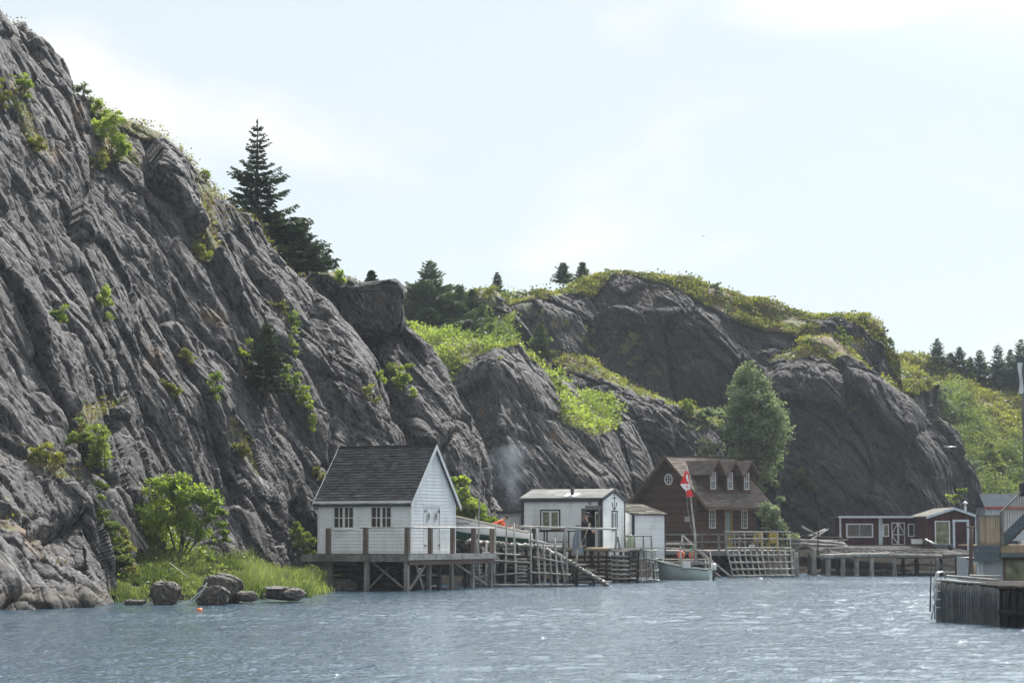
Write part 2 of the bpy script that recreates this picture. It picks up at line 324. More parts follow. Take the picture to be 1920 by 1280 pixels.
def hill(name, cols, nu, nv, m, amp=1.0, green=(), back=((1.5, -.15), (5, -.8), (14, -4), (40, -16)), foot=1.5, smooth=3, seed=0, lay=1.0, fac=1.0, cell=1.0, big=1.0, ledge=0):
    G = np.array([[P(*c) for c in col] for col in cols])            # (U,K,3)
    top = G[:, :1]; B = [top+np.array([0, dy, dz]) for dy, dz in back[::-1]]
    bot = G[:, -1:]+np.array([0, -.5, -foot])
    bk = interp_rows(np.concatenate(B+[top], 1).transpose(1, 0, 2), 50)[:-1]
    fr = interp_rows(np.concatenate([G, bot], 1).transpose(1, 0, 2), nv)
    S = np.concatenate([bk, fr], 0)                                  # (V,U,3)
    S = interp_rows(S.transpose(1, 0, 2), nu).transpose(1, 0, 2)
    for _ in range(smooth):
        Q = S.copy(); Q[1:-1] = (S[:-2]+2*S[1:-1]+S[2:])/4; S = Q.copy(); S[:, 1:-1] = (Q[:, :-2]+2*Q[:, 1:-1]+Q[:, 2:])/4
    for _ in range(int(smooth*4)):
        Q = S.copy(); Q[:, 1:-1] = (S[:, :-2]+2*S[:, 1:-1]+S[:, 2:])/4; Q[1:-1] = (Q[:-2]+2*Q[1:-1]+Q[2:])/4; S = Q
    V_, U_ = S.shape[:2]
    du = np.gradient(S, axis=1); dv = np.gradient(S, axis=0); n = np.cross(dv, du); n /= np.linalg.norm(n, axis=2, keepdims=True)+1e-9
    p = S.reshape(-1, 3); n = n.reshape(-1, 3)
    # green zones seen from the camera, kept as a mask on the ground itself
    px, py = proj(p); moss = np.zeros(len(p))
    for gz in green:
        wgt, poly = gz; moss = np.maximum(moss, np.where(in_poly(px, py, poly), wgt, 0))
    ctrl = np.repeat(np.arange(V_) < 49, U_); 
    if any(g[0] < 0 for g in green) is False and green: moss = np.where(ctrl & (moss == 0), green[0][0]*.9, moss)
    q = np.stack([p@LAY, p@MID, p@BED], 1); wob = fbm(p*.25, 3, seed+50)
    rockw = 1-.65*np.clip(moss*1.4, 0, 1)
    d = fbm(p*.13, 3, seed)*big
    f1, e1 = facets((q*np.array([.33, .27, .12])+wob[:, None]*.12)*cell, seed+10, .9); d += f1*.85*fac*rockw/cell**.5-.28*np.exp(-(e1/.05)**2)*rockw
    f2, e2 = facets((q*np.array([1.15, .8, .34])+wob[:, None]*.15)*cell, seed+20, 1.0); d += f2*.26*fac*rockw-.1*np.exp(-(e2/.06)**2)*rockw
    f3, e3 = facets(q*np.array([3.6, 2.3, .95]), seed+30, 1.1); d += f3*.085*fac*rockw
    f4, e4 = facets(q*np.array([8.5, 5, 2.6]), seed+35, 1.1); d += f4*.03*fac*rockw
    s = q[:, 0]+wob*.5+.12*fbm(p*.8, 2, seed+60)
    for fr_, am in ((.8, .2), (2.3, .08), (6.1, .03)):               # strata: sawtooth ledges along the bedding
        k = np.floor(s*fr_); x = s*fr_-k; hh = _h(k, k*0, k*0, seed+5)
        d += lay*np.clip(n[:, 0]*1.7+.3, .12, 1)*rockw*am*(hh*1.1-.5+(x-.5)*(.9*_h(k, k*0, k*0+3, seed+9)-.2))
    d += (fbm(p*2.2, 3, seed+70)*.025+fbm(p*9, 2, seed+71)*.015)
    p = p+n*(d*amp)[:, None]
    if ledge:                                                        # plants take root where the rock is flat enough
        S2 = p.reshape(V_, U_, 3); n2 = np.cross(np.gradient(S2, axis=0), np.gradient(S2, axis=1)); n2 /= np.linalg.norm(n2, axis=2, keepdims=True)+1e-9
        flat = np.clip((n2[..., 2]-.6)*3, 0, 1); 
        for _ in range(3): flat[1:-1, 1:-1] = (flat[:-2, 1:-1]+flat[2:, 1:-1]+flat[1:-1, :-2]+flat[1:-1, 2:])/4
        moss = np.maximum(moss, flat.reshape(-1)*ledge*np.clip(fbm(p*.35, 3, seed+90)*3+.1, 0, 1))
    idx = np.arange(V_*U_).reshape(V_, U_)
    f = np.stack([idx[:-1, :-1], idx[1:, :-1], idx[1:, 1:], idx[:-1, 1:]], -1).reshape(-1, 4)
    o = npmesh(name, p, f, m, attrs={'moss': moss}); tag(o, kind='structure')
    SURF[name] = (p.reshape(V_, U_, 3), moss.reshape(V_, U_))
    return o
# big left cliff: columns from the left frame edge to the slab edge behind the white stage
G_A = [(.7, [(140, 150), (170, 165), (240, 190), (305, 240), (300, 262), (262, 262), (230, 235), (200, 215), (185, 240), (168, 185)]),
       (.65, [(165, 320), (200, 250), (240, 250), (262, 325), (215, 305)]),
       (.5, [(0, 150), (60, 260), (90, 300), (60, 290), (0, 200)]), (.5, [(350, 345), (385, 355), (395, 480), (360, 490)]),
       (.55, [(60, 820), (110, 850), (150, 900), (110, 895), (60, 850)]), (.5, [(150, 760), (235, 745), (180, 790), (150, 830)]),
       (.35, [(400, 380), (460, 385), (470, 430), (420, 430)]), (.55, [(560, 500), (640, 510), (650, 545), (600, 520)]),
       (.45, [(410, 780), (450, 830), (480, 920), (455, 900), (420, 830)]), (.4, [(640, 515), (720, 522), (710, 532), (650, 535)])]
A = [[(-300, -230, 84), (-300, 350, 73), (-300, 800, 64), (-300, 1152, 57)],
     [(-60, -30, 88), (-60, 400, 77), (-60, 800, 69), (-40, 1146, 60)],
     [(35, 55, 90), (50, 450, 80), (80, 880, 70), (110, 1139, 63)],
     [(110, 130, 91), (120, 460, 82), (170, 900, 71), (217, 1128, 66)],
     [(150, 168, 92), (170, 480, 84), (205, 900, 75), (232, 1120, 70)],
     [(200, 205, 93), (230, 500, 86), (260, 880, 80), (275, 1090, 77)],
     [(300, 248, 94), (340, 540, 88), (370, 880, 82.5), (385, 1090, 79)],
     [(385, 340, 96), (430, 620, 90), (450, 900, 85), (455, 1088, 82)],
     [(440, 392, 97), (480, 640, 92), (510, 900, 88), (520, 1088, 86)],
     [(490, 405, 98), (530, 650, 93), (560, 880, 90), (575, 1088, 88)],
     [(520, 470, 99), (600, 680, 94.5), (640, 880, 91), (660, 1088, 89)],
     [(562, 507, 100), (690, 690, 95), (760, 860, 92), (800, 1088, 90)],
     [(575, 507, 106), (668, 690, 103), (735, 860, 100), (780, 1088, 98)],
     [(610, 515, 106), (700, 690, 103.5), (765, 860, 100.5), (812, 1088, 98.5)],
     [(660, 530, 106), (745, 690, 103), (800, 850, 100), (850, 1080, 98)],
     [(735, 560, 106), (800, 690, 103.5), (860, 840, 101), (900, 1075, 99)],
     [(752, 610, 108), (835, 730, 105.5), (905, 860, 103), (940, 1070, 101)],
     [(740, 620, 118), (820, 735, 117), (890, 865, 116), (930, 1070, 115)]]
hill('cliff', A, 900, 680, M['rock'], .8, G_A, seed=1, smooth=1, ledge=.6, lay=1.7, fac=.88)
G_B = [(.8, [(740, 600), (870, 600), (965, 632), (955, 645), (890, 665), (850, 705), (842, 760), (800, 700)]),
       (.7, [(975, 640), (1060, 655), (1050, 700), (1030, 690), (985, 665)]),
       (.8, [(1040, 700), (1070, 745), (1145, 755), (1155, 805), (1110, 818), (1060, 790)]), (.6, [(940, 625), (990, 640), (960, 650)])]
B = [[(700, 585, 124), (730, 640, 120), (740, 720, 117), (760, 1060, 113)],
     [(775, 612, 124), (800, 660, 120), (820, 740, 115), (850, 1060, 111)],
     [(835, 620, 124), (845, 665, 119), (870, 850, 114), (890, 1060, 110)],
     [(900, 640, 121), (885, 690, 117), (905, 850, 112.5), (925, 1060, 109)],
     [(930, 642, 119), (925, 680, 114), (950, 850, 110), (960, 1060, 107)],
     [(965, 640, 118), (985, 720, 114), (1010, 860, 111), (1020, 1060, 108)],
     [(1030, 690, 119), (1075, 800, 115), (1110, 900, 112), (1130, 1060, 110)],
     [(1050, 705, 123), (1125, 800, 117), (1170, 900, 114), (1200, 1060, 112)],
     [(1075, 735, 128), (1150, 800, 123), (1185, 900, 119), (1200, 1060, 118)],
     [(1140, 760, 126), (1165, 800, 122), (1190, 900, 118), (1210, 1060, 117)],
     [(1160, 768, 125), (1205, 840, 121), (1245, 930, 118), (1280, 1060, 117)],
     [(1180, 775, 131), (1215, 850, 128), (1250, 930, 126), (1280, 1060, 125)]]
B = [[(x, y, Y+16) for x, y, Y in c] for c in B]
hill('rock_slabs', B, 560, 420, M['rock'], .75, G_B, seed=3, smooth=1, lay=2.4, fac=.5, ledge=.4)
G_C = [(.7, [(1040, 660), (1130, 668), (1215, 725), (1290, 770), (1345, 790), (1340, 805), (1280, 780), (1190, 735), (1120, 700), (1050, 700)])]
C_ = [[(1000, 700, 142), (1010, 760, 137), (1020, 850, 133), (1020, 1040, 130)],
      [(1060, 672, 140), (1080, 740, 135), (1100, 850, 131), (1110, 1040, 128)],
      [(1110, 668, 139), (1140, 750, 133), (1160, 850, 130), (1180, 1040, 127)],
      [(1180, 712, 138), (1210, 780, 132), (1240, 870, 129), (1260, 1040, 127)],
      [(1265, 748, 137), (1280, 800, 132), (1300, 880, 129.5), (1330, 1040, 127)],
      [(1335, 790, 136), (1350, 840, 133), (1370, 900, 131), (1400, 1040, 129)],
      [(1372, 840, 139), (1385, 880, 137), (1400, 920, 136), (1430, 1040, 134)],
      [(1370, 850, 146), (1385, 890, 145), (1400, 930, 144), (1430, 1040, 143)]]
C_ = [[(x, y, Y+12) for x, y, Y in c] for c in C_]
hill('rock_outcrop', C_, 420, 280, M['rock_far'], .9, G_C, seed=5, smooth=1, ledge=.4)
G_D = [(.7, [(1640, 600), (1690, 650), (1730, 730), (1715, 745), (1690, 700), (1640, 650)]), (.85, [(880, 560), (1000, 520), (1140, 495), (1260, 500), (1420, 535), (1640, 590), (1680, 640), (1640, 640), (1590, 640), (1560, 620), (1500, 595), (1540, 650), (1610, 665), (1625, 690), (1560, 665), (1500, 645), (1460, 615), (1360, 585), (1300, 560), (1240, 530), (1180, 515), (1150, 515), (1110, 545), (1060, 545), (1010, 575), (960, 590), (900, 590)]),
       (.4, [(900, 600), (1000, 590), (1100, 600), (1200, 620), (1250, 700), (1100, 640)]), (.4, [(1300, 850), (1550, 850), (1540, 960), (1300, 960)]), (.4, [(1660, 640), (1700, 700), (1720, 800), (1690, 760)])]
D = [[(800, 640, 158), (830, 700, 154), (840, 800, 150), (850, 1040, 146)],
     [(880, 590, 160), (880, 640, 155), (890, 800, 150), (900, 1040, 146)],
     [(960, 548, 165), (940, 600, 156), (960, 780, 150), (960, 1040, 146)],
     [(1060, 528, 168), (1050, 590, 157), (1060, 780, 150), (1060, 1040, 146)],
     [(1150, 505, 168), (1140, 570, 157), (1150, 780, 150), (1160, 1040, 146)],
     [(1250, 513, 168), (1245, 590, 156), (1250, 800, 149.5), (1270, 1040, 145)],
     [(1340, 533, 168), (1340, 610, 156), (1350, 800, 149), (1370, 1040, 144)],
     [(1430, 553, 168), (1420, 640, 155), (1440, 820, 148), (1460, 1040, 143)],
     [(1500, 575, 167), (1500, 660, 154), (1520, 830, 147), (1540, 1040, 141)],
     [(1590, 596, 165), (1590, 690, 152), (1610, 850, 145), (1620, 1040, 139)],
     [(1640, 612, 163), (1650, 730, 152), (1680, 860, 144), (1700, 1040, 138)],
     [(1685, 660, 162), (1720, 780, 153), (1750, 880, 146), (1780, 1040, 139)],
     [(1715, 715, 163), (1770, 840, 155), (1800, 920, 149), (1830, 1040, 143)],
     [(1722, 740, 176), (1780, 850, 172), (1815, 930, 168), (1850, 1040, 164)]]
D = [[c[0]]+[(x, y, 159+(Y-149)*(.5 if k == 0 else .3)-(0 if k == 0 else 1)) for k, (x, y, Y) in enumerate(c[1:])] for c in D]
hill('headland', D, 720, 420, M['rock_far'], 1.0, G_D, seed=9, smooth=1, lay=.35, fac=.9, cell=.6, big=2.2, ledge=.5)
G_D2 = [(.8, [(1420, 640), (1500, 620), (1560, 640), (1700, 700), (1730, 780), (1712, 800), (1680, 750), (1630, 722), (1530, 690), (1450, 690)])]
D2c = [[(1395, 790, 152), (1410, 830, 150), (1430, 900, 148), (1450, 1040, 145)], [(1465, 680, 154), (1475, 720, 151), (1490, 850, 147.5), (1500, 1040, 144)],
       [(1540, 662, 155), (1540, 710, 150), (1555, 850, 146.5), (1560, 1040, 143)], [(1620, 695, 154), (1625, 750, 149), (1640, 870, 146), (1650, 1040, 143)],
       [(1685, 750, 153), (1700, 800, 149), (1720, 890, 146), (1730, 1040, 143.5)], [(1730, 850, 152), (1745, 890, 149), (1765, 940, 146.5), (1785, 1040, 144)],
       [(1745, 870, 160), (1760, 910, 159), (1780, 950, 158), (1800, 1040, 157)]]
hill('front_bluff', D2c, 420, 340, M['rock_far'], .9, G_D2, seed=21, smooth=1, lay=.35, fac=.8, cell=.6, big=2.2, ledge=.4)
G_E = [(.8, [(1690, 660), (1950, 740), (1950, 960), (1800, 960)]), (-1, [(0, 0), (1, 0), (0, 1)])]
G_E = [(.85, [(1690, 655), (1760, 690), (1880, 720), (1960, 745), (1960, 960), (1700, 960)])]
E = [[(1600, 700, 200), (1640, 760, 190), (1700, 860, 182), (1740, 1030, 172)],
     [(1690, 668, 205), (1730, 740, 194), (1770, 850, 184), (1800, 1030, 172)],
     [(1745, 682, 208), (1800, 750, 196), (1820, 850, 186), (1860, 1030, 172)],
     [(1850, 715, 210), (1880, 780, 198), (1900, 860, 188), (1930, 1030, 172)],
     [(1950, 735, 212), (1980, 800, 198), (2000, 870, 188), (2020, 1030, 172)],
     [(2200, 760, 214), (2200, 830, 198), (2200, 880, 188), (2200, 1030, 172)]]
hill('green_hillside', E, 300, 240, M['rock_far'], .8, G_E, seed=13, smooth=2)
G_F = [(.9, [(600, 480), (1000, 520), (1000, 660), (600, 660)])]
Fh = [[(620, 560, 170), (640, 600, 160), (650, 660, 150), (650, 900, 140)],
      [(760, 575, 172), (770, 600, 160), (780, 650, 150), (790, 900, 140)],
      [(880, 565, 175), (880, 590, 162), (880, 640, 152), (880, 900, 142)],
      [(960, 555, 178), (960, 590, 166), (960, 640, 156), (960, 900, 146)]]
hill('wooded_rise', Fh, 200, 140, M['rock_far'], .6, G_F, seed=17, smooth=2)
# shore ground under the stages and the grass bank
def shore():
    wl = [(-400, 90), (200, 72), (225, 68.5), (330, 70.5), (420, 71), (500, 72), (580, 74.5), (615, 80), (640, 88), (760, 93), (930, 99), (1150, 108), (1300, 116), (1500, 121), (1830, 131), (2400, 138)]
    u = np.linspace(200, 2400, 700); Yw = np.interp(u, [a for a, _ in wl], [b for _, b in wl])
    t = np.concatenate([np.linspace(-3, 12, 120), np.linspace(12.5, 60, 60)])
    U, T = np.meshgrid(u, t); Y = Yw[None, :]+T
    z = np.interp(T, [-3, 0, 1.2, 6, 14, 60], [-.7, -.04, .22, .75, 1.15, 1.3])+np.interp(T, [0, 2, 6, 9], [0, .1, .65, .5])*np.interp(U, [225, 300, 400, 480], [.3, .8, .6, 0]); z = np.where(z > 0, z*np.interp(U, [460, 530, 700, 800], [1, .42, .42, 1]), z); X = (U-960)/F*Y
    p = np.stack([X, Y, z], -1).reshape(-1, 3); p[:, 2] += fbm(p*.7, 3, 40)*.12+fbm(p*3, 2, 41)*.05
    V_, U_ = U.shape; idx = np.arange(V_*U_).reshape(V_, U_)
    f = np.stack([idx[:-1, :-1], idx[:-1, 1:], idx[1:, 1:], idx[1:, :-1]], -1).reshape(-1, 4)
    tag(npmesh('shore_ground', p, f, M['soil'], attrs={'vary': np.full(len(p), .5)}), kind='structure')
    SURF['shore'] = (p.reshape(V_, U_, 3), None)
shore()
# ------------------------------------------------------------------ vegetation
SP = {}
for k_, (p_, m_) in SURF.items():
    q_ = p_.reshape(-1, 3)[::2]; x_, y_ = proj(q_); SP[k_] = (q_, x_, y_)
def on(px, py, names=('cliff', 'rock_slabs', 'rock_outcrop', 'front_bluff', 'headland', 'green_hillside', 'wooded_rise', 'shore'), tol=3.0):
    """nearest surface point that shows at the photo pixel"""
    best = None
    for n_ in names:
        q, x, y = SP[n_]; m = (abs(x-px) < tol) & (abs(y-py) < tol)
        if m.any():
            c = q[m]; c = c[np.argsort(c[:, 1])[:3]].mean(0)
            if best is None or c[1] < best[1]: best = c
    if best is None:
        if tol < 40: return on(px, py, names, tol*2)
        best = P(px, py, 100)
    return best
def leaves(c, size, up=.3, vary=None, sq=1.0, flat=False):
    """one small pointed leaf polygon per centre"""
    n = len(c); d1 = rng.normal(size=(n, 3)); d1 /= np.linalg.norm(d1, axis=1, keepdims=True)
    if flat: d1[:, 2] *= .35
    nr = rng.normal(size=(n, 3)); nr[:, 2] += up*2; d2 = np.cross(nr, d1); d2 /= np.linalg.norm(d2, axis=1, keepdims=True)+1e-9
    s = (size*(.6+.8*rng.random(n)))[:, None] if np.isscalar(size) else size[:, None]
    v = np.stack([c-d1*s*.55, c+d2*s*.33*sq+d1*s*.05, c+d1*s*.6, c-d2*s*.33*sq+d1*s*.05], 1).reshape(-1, 3)
    f = np.arange(n*4).reshape(n, 4)
    vr = rng.random(n) if vary is None else vary
    return v, f, np.repeat(vr, 4)
def cloud(center, rad, n, gap=.0, shell=.35, seed=0, scale=2.2):
    """points filling an uneven ellipsoid with holes"""
    m = int(n*2.6)+20; d = rng.normal(size=(m, 3)); d /= np.linalg.norm(d, axis=1, keepdims=True)
    r = rng.random(m)**shell; q = d*r[:, None]
    edge = 1+.28*fbm(d*1.6+seed*7.7, 3, seed); q *= edge[:, None]
    p = np.array(center)+q*np.array(rad)
    keep = fbm(p*scale, 2, seed+3) > gap-.12
    return p[keep][:n]
def crown_vary(p, seed=0):
    return np.clip(.5+1.1*fbm(p*1.3, 2, seed+80)+rng.normal(0, .16, len(p)), 0, 1)
def deciduous(name, label, cat, base, blobs, leaf=.13, m='leaf_bright', trunk=.09, stems=None, group=None, gap=0.0, seed=0, dens=1.0, up=.3):
    """base point; blobs = [(dx,dy,dz,rx,ry,rz,n)] in metres from the base"""
    t = empty(name, base, 0, label, cat, group); mb = MB(); pts = []
    for i, (dx, dy, dz, rx, ry, rz, n) in enumerate(blobs):
        # clumps inside the blob, then leaves inside the clumps
        k = max(3, int(n/70)); n = int(n*1.5); cc = cloud((dx, dy, dz), (rx, ry, rz), k, -1, .45, seed+i)
        for j, c in enumerate(cc):
            cr = max(.16, .5*min(rx, rz)); pts.append(cloud(c, (cr*1.1, cr*1.1, cr*.7), int(n/k*dens), gap, .5, seed+i*13+j))
            if j % 2 == 0 and trunk: 
                s0 = np.array([dx*.45, dy*.4, dz*.5]); mb.tube([s0, (s0+c)/2+rng.normal(0, .05, 3), c], [trunk*.3, trunk*.2, trunk*.08], 5)
        if trunk: mb.tube([(rng.normal(0, .05), 0, -.3), (dx*.2, dy*.2, dz*.3), (dx*.6, dy*.6, dz*.65), (dx, dy, dz)], [trunk, trunk*.75, trunk*.45, trunk*.2], 7)
    p = np.concatenate(pts); v, f, vr = leaves(p, leaf, up, crown_vary(p, seed))
    if trunk: mb.build('trunk', M['bark'], t)
    npmesh('crown', v, f, M[m], t, attrs={'vary': vr})
    return t
def spruce(label, base, H, R, group=None, m='needle', name='spruce_tree', sparse=1.0, skip=(), lean=0, seed=0, start=.06, cat='spruce tree', profile=None, dz=None):
    t = empty(name, base, rng.random()*6, label, cat, group); r_ = np.random.default_rng(seed+100)
    mb = MB(); top = np.array([lean*H, 0, H]); mb.tube([(0, 0, -.5), (lean*H*.3, 0, H*.35), (lean*H*.7, 0, H*.7), top], [H*.02+.03, H*.016+.02, H*.008+.01, .008], 7)
    tw = []; z = H*start; 
    while z < H*.985:
        u = z/H; prof = (1-u)**.8 if profile is None else profile(u); rr = 1.5*R*prof*(.72+.5*r_.random())+.06*R
        nb = int(r_.integers(5, 8)*sparse)+1; a0 = r_.random()*6.3
        for b in range(nb):
            if r_.random() < .1: continue
            a = a0+b*6.283/nb+r_.normal(0, .25); ln = rr*(.55+.6*r_.random()); dr = np.array([math.cos(a), math.sin(a), 0])
            slope = -.12+.45*u+r_.normal(0, .08); k = max(4, int(ln/.09)); o = np.array([lean*z, 0, z])
            s = np.linspace(.08, 1, k); pp = o+dr*(s*ln)[:, None]; pp[:, 2] += slope*ln*s+.16*ln*s**2.5
            mb.tube([o, pp[k//2], pp[-1]], [.012*H/5+.004, .008, .003], 4, cap=False)
            side = np.cross(dr, [0, 0, 1.])
            for q, w_ in zip(pp, (1-s*.75)*ln*.34+.07):
                for sg in (-1, 1):
                    e = q+(side*sg*w_+dr*w_*.7)*(.7+.6*r_.random())+np.array([0, 0, -.05*ln+r_.normal(0, .03)]); tw.append((q, e))
            tw.append((pp[-2], pp[-1]+dr*.1))
        z += (H*.034+.03)*(.75+.5*r_.random())
    tw.append((top-[0, 0, H*.06], top+[0, 0, H*.02])); tw = np.array(tw); a, b = tw[:, 0], tw[:, 1]; d = b-a; ln = np.linalg.norm(d, axis=1, keepdims=True)+1e-6; d /= ln
    V = []; 
    for j in range(5):       # needle sprays round every twig
        n1 = np.cross(d, r_.normal(size=d.shape)); n1 /= np.linalg.norm(n1, axis=1, keepdims=True)+1e-9; wd = .03+.09*ln
        off = a+d*ln*r_.random((len(a), 1))*.55
        V.append(np.stack([off-n1*wd*.2, off+d*ln*.3+n1*wd, off+d*ln*.62, off+d*ln*.3-n1*wd*.4], 1))
    V = np.concatenate(V).reshape(-1, 3); n = len(V)//4
    c = V[::4]; vr = np.clip(.45+.6*fbm(c*1.5, 2, seed)+r_.normal(0, .15, n), 0, 1)
    mb.build('trunk', M['bark'], t); npmesh('crown', V, np.arange(n*4).reshape(n, 4), M[m], t, attrs={'vary': np.repeat(vr, 4)})
    return t
def cover(name, surf, n, leaf, m, mb_=None, hgt=.3, poly=None, thr=.3, lab=None, seed=0, clump=7, spread=.28, ymax=None, pick=None):
    """low growth rooted on the terrain wherever its mask says green"""
    S, ms = SURF[surf]; v = S.reshape(-1, 3); w_ = (ms.reshape(-1) if ms is not None else np.ones(len(v))).copy()
    x, y = proj(v)
    if poly is not None: w_ = np.where(in_poly(x, y, poly), np.maximum(w_, 1) if ms is None else np.maximum(w_, .5), 0)
    w_[(x < -150) | (x > 2080)] = 0
    ar = np.linalg.norm(np.cross(np.gradient(S, axis=0), np.gradient(S, axis=1)), axis=2).reshape(-1)
    patch = fbm(v*.8, 4, seed+5); w_ = np.where(w_ > thr, w_, 0)*ar*(patch > -.22)
    if w_.sum() <= 0: return None
    i = rng.choice(len(v), n, p=w_/w_.sum()); c = v[i]+rng.normal(0, .05, (n, 3))
    hh = hgt*(.35+1.3*np.clip(fbm(c*.9, 3, seed+9)+.35, 0, 1)); c = np.repeat(c, clump, 0); H_ = np.repeat(hh, clump)
    q = c+rng.normal(0, 1, c.shape)*np.array([spread, spread, 0])*.6; q[:, 2] += H_*rng.random(len(q))**.7
    vr = np.clip(.5+1.2*fbm(q*.7, 3, seed+11)+rng.normal(0, .15, len(q)), 0, 1)
    V, f, a = leaves(q, leaf, .5, vr); o = npmesh(name, V, f, M[m], attrs={'vary': a}); tag(o, lab, None, None, 'stuff'); return o
cover('heath', 'front_bluff', 7000, .15, 'heath', hgt=.22, lab='yellow green heath on the shoulder of the front bluff', seed=21, thr=.35)
cover('heath', 'headland', 42000, .15, 'heath', hgt=.2, lab='yellow green heath covering the top of the dark headland', seed=1, thr=.5)
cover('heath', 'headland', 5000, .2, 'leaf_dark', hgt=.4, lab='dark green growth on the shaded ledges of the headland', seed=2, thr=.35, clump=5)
cover('heath', 'green_hillside', 20000, .24, 'heath', hgt=.6, lab='yellow green scrub covering the hillside behind the right sheds', seed=3)
cover('scrub', 'green_hillside', 4500, .17, 'leaf_mid', hgt=1.5, lab='taller grey green scrub on the lower right hillside', seed=4, spread=.6, clump=16, poly=[(1750, 740), (1800, 740), (1870, 830), (1920, 850), (1920, 960), (1800, 960)])
cover('scrub', 'wooded_rise', 9000, .24, 'leaf_mid', hgt=.9, lab='mid green scrub around the spruces behind the jutting crag', seed=5, spread=.4)
cover('scrub', 'rock_slabs', 11000, .15, 'leaf_bright', hgt=.6, lab='bright green scrub on the ledges above the middle rock slabs', seed=6, spread=.35, clump=8)
cover('heath', 'rock_slabs', 7000, .14, 'heath', hgt=.3, lab='yellow green heath on the middle rock slabs', seed=7)
cover('heath', 'rock_outcrop', 9000, .15, 'heath', hgt=.28, lab='yellow brown heath along the crest of the rock outcrop', seed=8)
cover('heath', 'cliff', 9000, .1, 'heath', hgt=.3, lab='yellow green heath along the ledges of the big cliff', seed=9, thr=.48)
cover('dry_heath', 'cliff', 16000, .08, 'heath_brown', hgt=.16, lab='dry brown heath tufts on the big cliff', seed=10, thr=.3, spread=.2)
# grass bank at the cliff foot
def grass(name, poly_px, n, h, lab, seed=0, surf='shore', m='grass'):
    S, _ = SURF[surf]; v = S.reshape(-1, 3); x, y = proj(v); k = in_poly(x, v[:, 1], poly_px) & (v[:, 2] > -.02)
    c = v[k]; c = c[rng.integers(0, len(c), n)]+np.stack([rng.normal(0, .12, n), rng.normal(0, .12, n), np.zeros(n)], 1)
    dens = fbm(c*.9, 3, seed); c = c[dens > -.12]; n = len(c)
    hh = h*(.4+.8*rng.random(n))*(1+1.3*fbm(c*.8, 3, seed+1)); ld = rng.normal(0, .28, (n, 2))*hh[:, None]; w_ = .011+.014*rng.random(n); a = rng.random(n)*6.28
    s = np.stack([np.cos(a)*w_, np.sin(a)*w_, 0*a], 1); mid = c+np.stack([ld[:, 0]*.35, ld[:, 1]*.35, hh*.55], 1); tip = c+np.stack([ld[:, 0], ld[:, 1], hh], 1)
    V = np.stack([c-s, c+s, mid+s*.8, mid-s*.8, mid-s*.8, mid+s*.8, tip+s*.1, tip-s*.1], 1).reshape(-1, 3); f = np.arange(n*8).reshape(-1, 4)
    vr = np.clip(.45+1.5*fbm(c*.7, 3, seed+4)+rng.normal(0, .2, n), 0, 1)
    tag(npmesh(name, V, f, M[m], attrs={'vary': np.repeat(vr, 8)}), lab, None, None, 'stuff')
grass('grass', [(222, 68), (620, 73), (640, 92), (560, 92), (300, 86), (222, 80)], 36000, .32, 'long bright green grass on the bank at the cliff foot', 1)
# spruces -------------------------------------------------------------
def px_h(Y, n): return n*Y/F
b_ = P(480, 520, 104); spruce('tall dark spruce standing highest on the big cliff skyline', b_, px_h(104, 295), px_h(104, 78), seed=1, sparse=1.3, profile=lambda u: (1-u)**1.05*(.9+.2*math.sin(u*23)))
b_ = P(558, 512, 105); spruce('spruce with drooping right side below the tall cliff spruce', b_, px_h(105, 105), px_h(105, 46), seed=2, sparse=1.3)
b_ = P(525, 500, 106); spruce('shorter dense spruce pressed against the right of the tall cliff spruce', b_, px_h(106, 100), px_h(106, 30), seed=3, sparse=1.3)
b_ = on(490, 738, ('cliff',)); spruce('dark spruce growing on the cliff face above the white stage', b_+[.3, -.5, 0], px_h(b_[1], 130), px_h(b_[1], 34), seed=44, sparse=.8)
spruce('small thin spruce on the skyline left of the jutting crag', P(697, 530, 112), px_h(112, 22), px_h(112, 9), seed=5)
for i, (x, y, h, r, l) in enumerate([(806, 612, 124, 36, 'highest spruce in the grove right of the jutting crag'), (778, 622, 92, 36, 'broad spruce at the left end of the grove by the jutting crag'),
      (836, 622, 78, 38, 'low broad dark spruce in front of the grove'), (862, 606, 74, 22, 'narrow spruce at the right side of the grove'), (886, 604, 62, 20, 'smaller spruce right of the narrow grove spruce')]):
    spruce(l, P(x, y, 153+i*.6), px_h(153, h), px_h(153, r*1.25), m='needle_far', seed=10+i, sparse=1.2, group='spruces in the grove behind the crag')
spruce('lone spindly spruce with bare stem left of the headland', P(932, 572, 172), px_h(172, 62), px_h(172, 13), m='needle_far', seed=20, start=.35)
spruce('left one of two small spruces on the headland skyline', P(1056, 530, 172), px_h(172, 38), px_h(172, 15), m='needle_far', seed=21)
spruce('right one of two small spruces on the headland skyline', P(1092, 525, 172), px_h(172, 34), px_h(172, 12), m='needle_far', seed=22)
spruce('single dark spruce in the hollow between slabs and headland', P(1013, 672, 152), px_h(152, 66), px_h(152, 20), m='needle_far', seed=23)
for i, (x, y, h, r, l) in enumerate([(1758, 706, 72, 18, 'leftmost and separate spruce on the right hillside'), (1783, 706, 46, 14, 'low spruce right of the leftmost hillside spruce'),
      (1800, 712, 62, 17, 'pointed spruce third from left on the right hillside'), (1820, 710, 42, 12, 'short thin spruce in the middle of the hillside row'), (1838, 716, 60, 17, 'slim spruce in the middle of the hillside row'),
      (1873, 728, 84, 20, 'tallest full spruce of the hillside row'), (1896, 726, 72, 18, 'spruce beside the tallest hillside spruce'), (1916, 730, 96, 24, 'dark spruce at the right edge of the picture')]):
    spruce(l, P(x, y, 206+i*.5), px_h(206, h), px_h(206, r), m='needle_far', seed=30+i, group='spruces on the right hillside')
